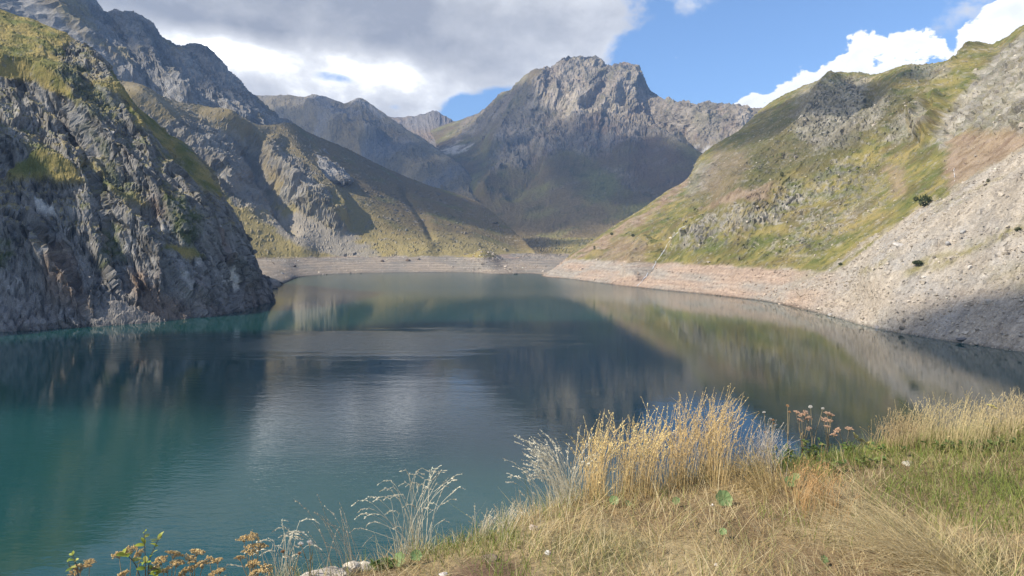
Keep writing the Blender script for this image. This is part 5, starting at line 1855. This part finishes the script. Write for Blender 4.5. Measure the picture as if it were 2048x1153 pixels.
# ---- flowers gone to seed
HUSK = simple_mat('flower_husk', None, 0.85, 0.3, 90.0, attr=True, spec=0.1)
STEM = simple_mat('dry_stem', (0.30, 0.23, 0.13), 0.8, 0.25, 30.0)
FLUFF = simple_mat('seed_fluff', None, 0.9, 0.1, 60.0, translucent=0.35, attr=True, spec=0.05)
LEAF = simple_mat('green_leaf', None, 0.5, 0.2, 25.0, translucent=0.35, attr=True)
OCTA = np.array([(1, 0, 0), (-1, 0, 0), (0, 1, 0), (0, -1, 0), (0, 0, 1), (0, 0, -1)], dtype=np.float64)
OCTA_F = np.array([(0, 2, 4), (2, 1, 4), (1, 3, 4), (3, 0, 4), (2, 0, 5), (1, 2, 5), (3, 1, 5), (0, 3, 5)])


def corymb(radius, rng, tone):
    """flat-topped head: rays from one point, each ending in a knot of tiny florets"""
    parts = []
    nr = 11
    for k in range(nr):
        a = k * 2.399 + rng.uniform(-0.2, 0.2)
        r = radius * math.sqrt((k + 0.5) / nr)
        end = np.array([math.cos(a) * r, math.sin(a) * r * 0.9, radius * (0.95 - 0.35 * (r / radius) ** 2)])
        tv, tf = tube_arrays([(0, 0, 0), tuple(end * np.array([0.4, 0.4, 0.55])), tuple(end)], [0.0011, 0.0009, 0.0008], 3)
        parts.append((tv, tf, np.tile((0.30, 0.22, 0.12), (len(tv), 1))))
        m = 13
        q = rng.normal(size=(m, 3)) * np.array([1, 1, 0.45]) * radius * 0.15 + end
        s = 0.0030 * rng.uniform(0.7, 1.3, m)
        V = (OCTA[None] * s[:, None, None] + q[:, None, :]).reshape(-1, 3)
        F = (OCTA_F[None] + (np.arange(m) * 6)[:, None, None]).reshape(-1, 3)
        c = np.array(tone)[None] * np.exp(rng.normal(0, 0.25, (m, 1)))
        parts.append((V, F, np.repeat(np.clip(c, 0, 1), 6, axis=0)))
    V, F, C = join(parts)
    me = bpy.data.meshes.new('flower_head')
    set_mesh(me, V, F, False, C)
    me.materials.append(HUSK)
    return me


_crng = np.random.default_rng(77)
HEAD_GOLD = [corymb(0.027, _crng, (0.50, 0.35, 0.16)) for _ in range(4)]
HEAD_PALE = [corymb(0.029, _crng, (0.47, 0.30, 0.20)) for _ in range(3)]
HEAD_OLIVE = [corymb(0.028, _crng, (0.42, 0.36, 0.14)) for _ in range(3)]


def seeded_plant(name, label, cat, base, heads, meshes, group, rng, stem_mat, dist=None, scale=1.0, foliage=14):
    """stems that branch to the given head positions (u, v, size factor)"""
    e = bpy.data.objects.new(name, None)
    COL.objects.link(e)
    e.location = base
    prop(e, label, cat, group)
    d = dist or base.y
    fork = Vector((0, 0, 0))
    for k, (u, v, s) in enumerate(heads):
        p = at(u, v, d + rng.normal(0, 0.03)) - base
        low = Vector((p.x * 0.25, p.y * 0.3, p.z * 0.45))
        path = cat_rom(np.array([(0.0, 0.0, -0.03), tuple(low), (p.x * 0.75, p.y * 0.7, p.z * 0.8), tuple(p)]), 8, 0)
        tv, tf = tube_arrays(path, np.linspace(0.0026, 0.0013, 8), 4)
        st = mesh_object('stem', tv, tf, stem_mat, e)
        h = bpy.data.objects.new(meshes[0].name.split('.')[0], meshes[(k + int(rng.integers(0, 9))) % len(meshes)])
        COL.objects.link(h)
        h.parent = st
        h.location = p - Vector((0, 0, 0.012 * s))
        h.scale = (s * scale,) * 3
        h.rotation_euler = (rng.normal(0, 0.25), rng.normal(0, 0.3), rng.uniform(0, 6.28))
    if foliage:
        n = foliage
        top = max(at(u, v, d).z - base.z for u, v, s in heads)
        f = rng.uniform(0.0, 0.6, n)
        b = np.stack([rng.normal(0, 0.012, n), rng.normal(0, 0.012, n), f * top], 1)
        c = lerp(np.tile((0.22, 0.20, 0.08), (n, 1)), np.tile((0.36, 0.25, 0.12), (n, 1)), rng.uniform(0, 1, n))
        V, F, C = blades(b, rng.uniform(0, 6.28, n), rng.uniform(0.5, 1.1, n), rng.uniform(0.2, 0.8, n), rng.uniform(0.03, 0.08, n), rng.uniform(0.004, 0.009, n), c, rng)
        mesh_object('stem_leaves', V, F, LEAF, e, False, C)['kind'] = 'stuff'
    return e


def low_base(u, d):
    """foot of a plant rooted below the picture edge, on the falling bank"""
    x = at(u, 1150, d).x
    return Vector((x, d, float(bank_z(np.array([x]), np.array([d]))[0])))


_frng = np.random.default_rng(31)
YARROW = 'dry yarrow-like plants along the lower edge'
for lab, u, heads in [
    ('dry flower stalk with one golden flat head beside the small leafy sprout', 165, [(160, 1138, 1.25), (180, 1126, .9), (148, 1147, .8)]),
    ('golden flat-headed dry flower behind the yellow-green leafy seedling', 255, [(238, 1112, 1.1), (262, 1103, 1.2), (282, 1108, .9), (250, 1150, 1.0)]),
    ('bushy golden dry flower just beside the yellow-green leafy seedling', 340, [(322, 1124, 1.2), (345, 1112, 1.3), (352, 1130, 1.2), (335, 1142, 1.0), (310, 1140, .9)]),
    ('golden dry flower with a high tilted head in the middle of the row', 385, [(392, 1108, 1.25), (378, 1120, 1.1), (405, 1132, 1.2), (385, 1140, 1.1), (370, 1146, 1.0)]),
    ('small golden dry flower pair just before the tallest one', 432, [(418, 1120, .8), (436, 1124, .9), (440, 1144, .9), (428, 1150, .8)]),
    ('tallest golden dry flower, before the silvery grass fan', 505, [(488, 1080, 1.0), (505, 1075, 1.0), (498, 1102, 1.2), (518, 1096, 1.2), (508, 1130, 1.2), (528, 1140, 1.3), (480, 1118, .8), (515, 1148, 1.1)]),
]:
    seeded_plant('dry_yarrow', lab, 'flower', low_base(u, 3.25), heads, HEAD_GOLD, YARROW, _frng, STEM)
for lab, u, v, heads in [
    ('tall pinkish-brown flat-headed flower above the green weeds', 1605, 905, [(1592, 826, .8), (1604, 832, .9), (1616, 838, .9), (1598, 842, .8), (1610, 826, .7), (1618, 858, .7)]),
    ('tall cream flat-headed flower next to the pinkish one', 1655, 905, [(1655, 829, .9), (1663, 833, .8), (1648, 840, .9), (1660, 844, .9), (1654, 855, .8)]),
    ('low wide olive flat-headed flower beyond the cream one', 1690, 905, [(1678, 862, 1.1), (1698, 860, 1.1), (1668, 872, .9)]),
    ('low olive flower heads at the edge before the brown grass', 1730, 905, [(1708, 872, 1.0), (1722, 882, .9), (1738, 888, .9), (1748, 896, .8)]),
    ('olive flat-headed flower standing in the meadow grass', 1985, 880, [(1982, 815, 1.2), (1990, 838, .7), (1976, 850, .7)]),
]:
    b = spot(u, v)
    seeded_plant('dry_yarrow', lab, 'flower', b, heads, HEAD_PALE if 'pink' in lab or 'cream' in lab else HEAD_OLIVE, 'dry flat-headed flowers on the bank edge', _frng, STEM)


def fluff_ball(radius, rng, tone, core):
    n = 130
    d = rng.normal(size=(n, 3)); d /= np.linalg.norm(d, axis=1)[:, None]
    d[:, 2] = np.abs(d[:, 2]) * 0.9 + d[:, 2] * 0.1
    s = np.cross(d, rng.normal(size=(n, 3))); s /= np.linalg.norm(s, axis=1)[:, None]
    L_ = radius * rng.uniform(0.7, 1.1, n)[:, None]
    V = np.stack([d * L_ * 0.2, d * L_ + s * 0.0013, d * L_ * 1.04 - s * 0.0013], 1).reshape(-1, 3)
    F = np.arange(3 * n).reshape(n, 3)
    C = np.tile(np.array(tone), (len(V), 1))
    q = OCTA * np.array([0.55, 0.55, 0.6]) * radius + np.array([0, 0, -0.1 * radius])
    V2, F2, C2 = join([(V, F, C), (q, OCTA_F, np.tile(np.array(core), (6, 1)))])
    me = bpy.data.meshes.new('seed_ball')
    set_mesh(me, V2, F2, False, C2)
    me.materials.append(FLUFF)
    return me


BALL_WHITE = [fluff_ball(0.013, _crng, (0.78, 0.74, 0.68), (0.45, 0.36, 0.26)) for _ in range(3)]
BALL_RUST = [fluff_ball(0.012, _crng, (0.58, 0.36, 0.20), (0.38, 0.20, 0.09)) for _ in range(3)]
THISTLE = 'thistle stems with seed balls'
for lab, base, heads, m in [
    ('pair of white fluffy seed balls above the pale rocks', low_base(622, 3.45), [(601, 1084, 1.1), (619, 1081, 1.15)], BALL_WHITE),
    ('rust-brown seed balls below the white fluffy pair', low_base(585, 3.4), [(566, 1099, 1.0), (599, 1104, .8)], BALL_RUST),
    ('white seed tufts on the leftmost thin stems of the flower cluster', spot(1535, 925), [(1528, 823, .9), (1541, 836, .7), (1552, 848, .8)], BALL_WHITE),
    ('rust seed balls low beside the sparse grey twiggy grass', spot(1540, 930), [(1546, 838, 1.0), (1530, 862, .9), (1547, 845, .8)], BALL_RUST),
    ('tall single orange seed ball on a thin stem', spot(1575, 922), [(1575, 809, 1.1), (1579, 822, .9)], BALL_RUST),
    ('two white seed tufts highest above the pinkish flower', spot(1625, 915), [(1621, 811, 1.1), (1646, 815, .9), (1613, 822, .6)], BALL_WHITE),
]:
    seeded_plant('thistle', lab, 'flower', base, heads, m, THISTLE, _frng, STEM, foliage=5)


# ---- leaves
def leaf_mesh(name, length, width, tone, fold=0.25, curl=0.3, n=5, rng=_crng):
    V, C = [], []
    for k in range(n + 1):
        f = k / n
        w = width * 0.5 * math.sin(math.pi * min(0.98, f * 0.92 + 0.06)) ** 0.8
        y, z = length * f, -curl * length * f * f
        V += [(-w, y, z + fold * w), (0, y, z), (w, y, z + fold * w)]
        c = np.array(tone) * (0.85 + 0.3 * f)
        C += [c, c * 1.15, c]
    i = np.arange(3 * (n + 1)).reshape(-1, 3)
    F = np.concatenate([np.stack([i[:-1, a], i[:-1, a + 1], i[1:, a + 1], i[1:, a]], 1) for a in (0, 1)])
    me = bpy.data.meshes.new(name)
    set_mesh(me, np.array(V), F, True, np.clip(np.array(C), 0, 1))
    me.materials.append(LEAF)
    return me


LEAF_LIME = [leaf_mesh('leaf', 0.036, 0.021, c) for c in ((0.33, 0.36, 0.05), (0.24, 0.30, 0.05), (0.42, 0.42, 0.12))]
LEAF_DARK = [leaf_mesh('leaf', 0.05, 0.026, c) for c in ((0.10, 0.15, 0.04), (0.16, 0.21, 0.06), (0.22, 0.25, 0.08))]


def seedling(label, base, stems, per, meshes, scale=1.0, seed=1, name='leafy_seedling'):
    """woody stems with single leaves; stems: lists of (u, v) from bottom to top"""
    rng = np.random.default_rng(seed)
    e = bpy.data.objects.new(name, None)
    COL.objects.link(e)
    e.location = base
    prop(e, label, 'plant', 'leafy green plants on the bank')
    for st in stems:
        pts = [at(u, v, base.y) - base for u, v in st]
        path = cat_rom(np.array([(0, 0, -0.03)] + [tuple(p) for p in pts]), 10, 0)
        tv, tf = tube_arrays(path, np.linspace(0.0028, 0.0012, 10), 5)
        so = mesh_object('stem', tv, tf, BARK, e)
        for k in range(per):
            f = 1.0 if k == 0 else rng.uniform(0.35, 1.0)
            j = min(int(f * 9), 8)
            p = path[j] + (path[j + 1] - path[j]) * (f * 9 - j)
            l = bpy.data.objects.new('leaf', meshes[k % len(meshes)])
            COL.objects.link(l)
            l.parent = so
            l.location = p
            l.rotation_euler = (rng.uniform(0.1, 1.0), rng.normal(0, 0.35), k * 2.4 + rng.uniform(-0.4, 0.4))
            l.scale = (scale * rng.uniform(0.7, 1.15),) * 3
    return e


seedling('yellow-green leafy seedling rising above the golden dry flowers', low_base(292, 3.2), [[(291, 1150), (290, 1110), (288, 1066)], [(296, 1140), (308, 1098), (320, 1074)], [(278, 1150), (262, 1118), (248, 1108)], [(296, 1150), (318, 1140), (312, 1150)]], 9, LEAF_LIME, 1.0, 3)
seedling('small pale leafy sprout at the far end of the flower row', low_base(158, 3.2), [[(156, 1150), (150, 1125), (146, 1110)], [(158, 1155), (142, 1138), (136, 1124)]], 5, LEAF_LIME, 0.75, 4)


def weed(label, u, v, w, h, n, meshes, seed, scale=0.8):
    rng = np.random.default_rng(seed)
    b = spot(u, v)
    stems = []
    for k in range(n):
        du = rng.normal(0, w)
        stems.append([(u + du * 0.6, v - h * 0.5), (u + du, v - h * rng.uniform(0.6, 1.1))])
    return seedling(label, b, stems, 7, meshes, scale, seed, 'broadleaf_weed')


weed('dark green leafy weed below the pinkish flower heads', 1625, 925, 18, 40, 7, LEAF_DARK, 5)
weed('green leafy weed under the thistle stems at the bank edge', 1570, 930, 14, 34, 6, LEAF_DARK, 6)
weed('green leafy weed below the olive flower heads', 1700, 915, 20, 26, 6, LEAF_DARK, 7)
weed('green leafy weed in front of the brown dry grass', 1790, 915, 24, 24, 6, LEAF_DARK, 8)
weed('green leafy weed below the outermost meadow grass', 2000, 905, 26, 24, 7, LEAF_DARK, 9)
weed('broad green weed in the grass just below the dark green one', 1650, 945, 26, 22, 6, LEAF_DARK, 11)
weed('low green weed spreading towards the fresh green patch', 1730, 935, 26, 20, 6, LEAF_DARK, 12)
weed('green weed at the foot of the meadow grass, next to the brown grass', 1865, 908, 24, 20, 6, LEAF_DARK, 13)
weed('green weed at the foot of the meadow grass, halfway to the picture edge', 1930, 905, 24, 20, 6, LEAF_DARK, 14)
weed('low green weed crowding over the pale rocks', 770, 1140, 22, 16, 6, LEAF_DARK, 10)


def round_leaf(label, spots, seed):
    """mallow-like plant: each leaf a crinkled round blade on its stalk"""
    rng = np.random.default_rng(seed)
    u0, v0, _ = spots[0]
    b = spot(u0, v0 + 14)
    e = bpy.data.objects.new('round_leaf_plant', None)
    COL.objects.link(e)
    e.location = b
    prop(e, label, 'plant', 'round-leaved plants in the dry grass')
    for (u, v, r) in spots:
        c = at(u, v, b.y) - b
        rad = r / FOCAL * b.y
        seg, rings = 26, 5
        V, C = [(0, 0, 0)], [(0.20, 0.26, 0.10)]
        for k in range(1, rings + 1):
            f = k / rings
            for s in range(seg):
                a = 2 * math.pi * s / seg
                notch = 1 - 0.45 * math.exp(-((a - math.pi * 1.5) / 0.16) ** 2)
                rr = rad * f * notch * (1 + 0.06 * math.sin(7 * a) * f)
                z = rad * (0.16 * f * math.cos(9 * a) * 0.55 + 0.22 * f * f)
                V.append((rr * math.cos(a), rr * math.sin(a), z))
                vein = 0.85 + 0.35 * (0.5 + 0.5 * math.cos(9 * a))
                C.append(tuple(np.array((0.25, 0.35, 0.14)) * vein))
        F4, F3 = [], []
        for s in range(seg):
            F3.append((0, 1 + s, 1 + (s + 1) % seg))
            for k in range(rings - 1):
                i = 1 + k * seg
                F4.append((i + s, i + seg + s, i + seg + (s + 1) % seg, i + (s + 1) % seg))
        l = mesh_object('leaf', np.array(V), [np.array(F4), np.array(F3)], LEAF, e, True, np.clip(np.array(C), 0, 1))
        l.location = c
        l.rotation_euler = (R(52) + rng.normal(0, 0.12), rng.normal(0, 0.15), rng.normal(0, 0.3))
        tv, tf = tube_arrays([(c.x * 0.3, 0.02, -0.03), (c.x * 0.7, 0.015, c.z * 0.5), (c.x, c.y + 0.004, c.z - 0.002)], [0.002, 0.002, 0.0016], 4)
        mesh_object('leaf_stalk', tv, tf, LEAF, e, True, np.tile((0.25, 0.24, 0.10), (len(tv), 1)))


round_leaf('large pleated round green leaf below the tall golden tussock', [(1447, 999, 18)], 1)
round_leaf('pair of smaller round leaves at the foot of the broadest golden tussock', [(1228, 1002, 10), (1256, 1008, 8)], 2)
round_leaf('half-hidden round leaf in the gap between the golden tussocks', [(1352, 1002, 8)], 3)
round_leaf('single small heart-shaped leaf near the bottom edge', [(1648, 1120, 9)], 4)
round_leaf('small round leaf in flattened straw below the large pleated one', [(1446, 1064, 8)], 5)
round_leaf('group of dull green round leaves beside the pale rocks', [(800, 1120, 15), (770, 1132, 16), (832, 1112, 12), (745, 1146, 13), (790, 1144, 12)], 6)
round_leaf('pale underside leaf in the grass below the thistle stems', [(1580, 965, 12), (1592, 955, 9)], 7)

# ---- rocks and stones on the bank
ROCK = simple_mat('bank_rock', None, 0.9, 0.35, 14.0, bump=0.01, attr=True, spec=0.15)


def bank_rock(label, u, v, w_px, flat, tone, seed, sink=0.2, name='rock', yaw=None):
    p = spot(u, v)
    s = 0.5 * w_px / FOCAL * p.y * 1.25
    o = rock_mesh(name, s, flat, seed, tone, rings=22, segs=34, mat=ROCK, rough=1.4)
    for poly in o.data.polygons:
        poly.use_smooth = False
    o.location = p + Vector((0, 0, s * flat * (0.5 - sink)))
    o.rotation_euler = (0.15 * math.sin(seed), 0.1 * math.cos(seed * 3), seed * 1.3 if yaw is None else yaw)
    prop(o, label, 'rock', 'rocks on the bank')
    return o


bank_rock('long sloping pale rock slab at the lower end of the bank', 652, 1150, 95, 0.42, (0.52, 0.45, 0.37), 3, yaw=0.25)
bank_rock('upright cream block on top of the pale rock slab', 702, 1135, 38, 0.85, (0.62, 0.54, 0.43), 5, yaw=0.4)
bank_rock('pale rounded rock beside the upright cream block', 732, 1132, 40, 0.6, (0.52, 0.46, 0.38), 8, yaw=0.1)
bank_rock('small pinkish rock at the foot of the tall airy tussock', 782, 1112, 24, 0.6, (0.50, 0.37, 0.28), 9)
bank_rock('dark brown flat stone in the short green grass', 980, 1124, 30, 0.55, (0.20, 0.15, 0.11), 12, sink=0.0)
bank_rock('small white stone at the foot of the silvery tussock', 1096, 1110, 12, 0.8, (0.70, 0.66, 0.60), 14, sink=0.1)
bank_rock('white pebble at the bottom edge of the picture', 888, 1150, 18, 0.4, (0.70, 0.62, 0.56), 15, sink=0.1)
bank_rock('pale pinkish stone in grass by the broadest tussock base', 1068, 1060, 22, 0.6, (0.55, 0.45, 0.38), 16)
bank_rock('whitish stone half buried below the brown dry grass', 1815, 930, 22, 0.5, (0.38, 0.35, 0.28), 17, sink=0.4)
bank_rock('small white pebble near the large pleated leaf', 1424, 1012, 9, 0.7, (0.72, 0.66, 0.60), 18)
bank_rock('tiny white pebble in straw near the bottom edge', 1432, 1132, 9, 0.7, (0.68, 0.62, 0.55), 19)

# ---------------------------------------------------------------- haze
def build_haze():
    x0, x1, y0, y1, z0, z1 = -7000, 7000, -2500, 9000, -16, 860
    V = [(x, y, z) for x in (x0, x1) for y in (y0, y1) for z in (z0, z1)]
    F = np.array([(0, 1, 3, 2), (4, 6, 7, 5), (0, 4, 5, 1), (2, 3, 7, 6), (0, 2, 6, 4), (1, 5, 7, 3)])
    m, nt, out = new_mat('haze_air')
    v = nt.nodes.new('ShaderNodeVolumePrincipled')
    v.inputs['Color'].default_value = (0.33, 0.57, 1.0, 1)
    v.inputs['Density'].default_value = 0.000108
    v.inputs['Anisotropy'].default_value = 0.1
    nt.links.new(v.outputs[0], out.inputs['Volume'])
    o = mesh_object('haze', np.array(V, dtype=np.float32), F, m, smooth_shade=False)
    prop(o, kind='stuff')


build_haze()
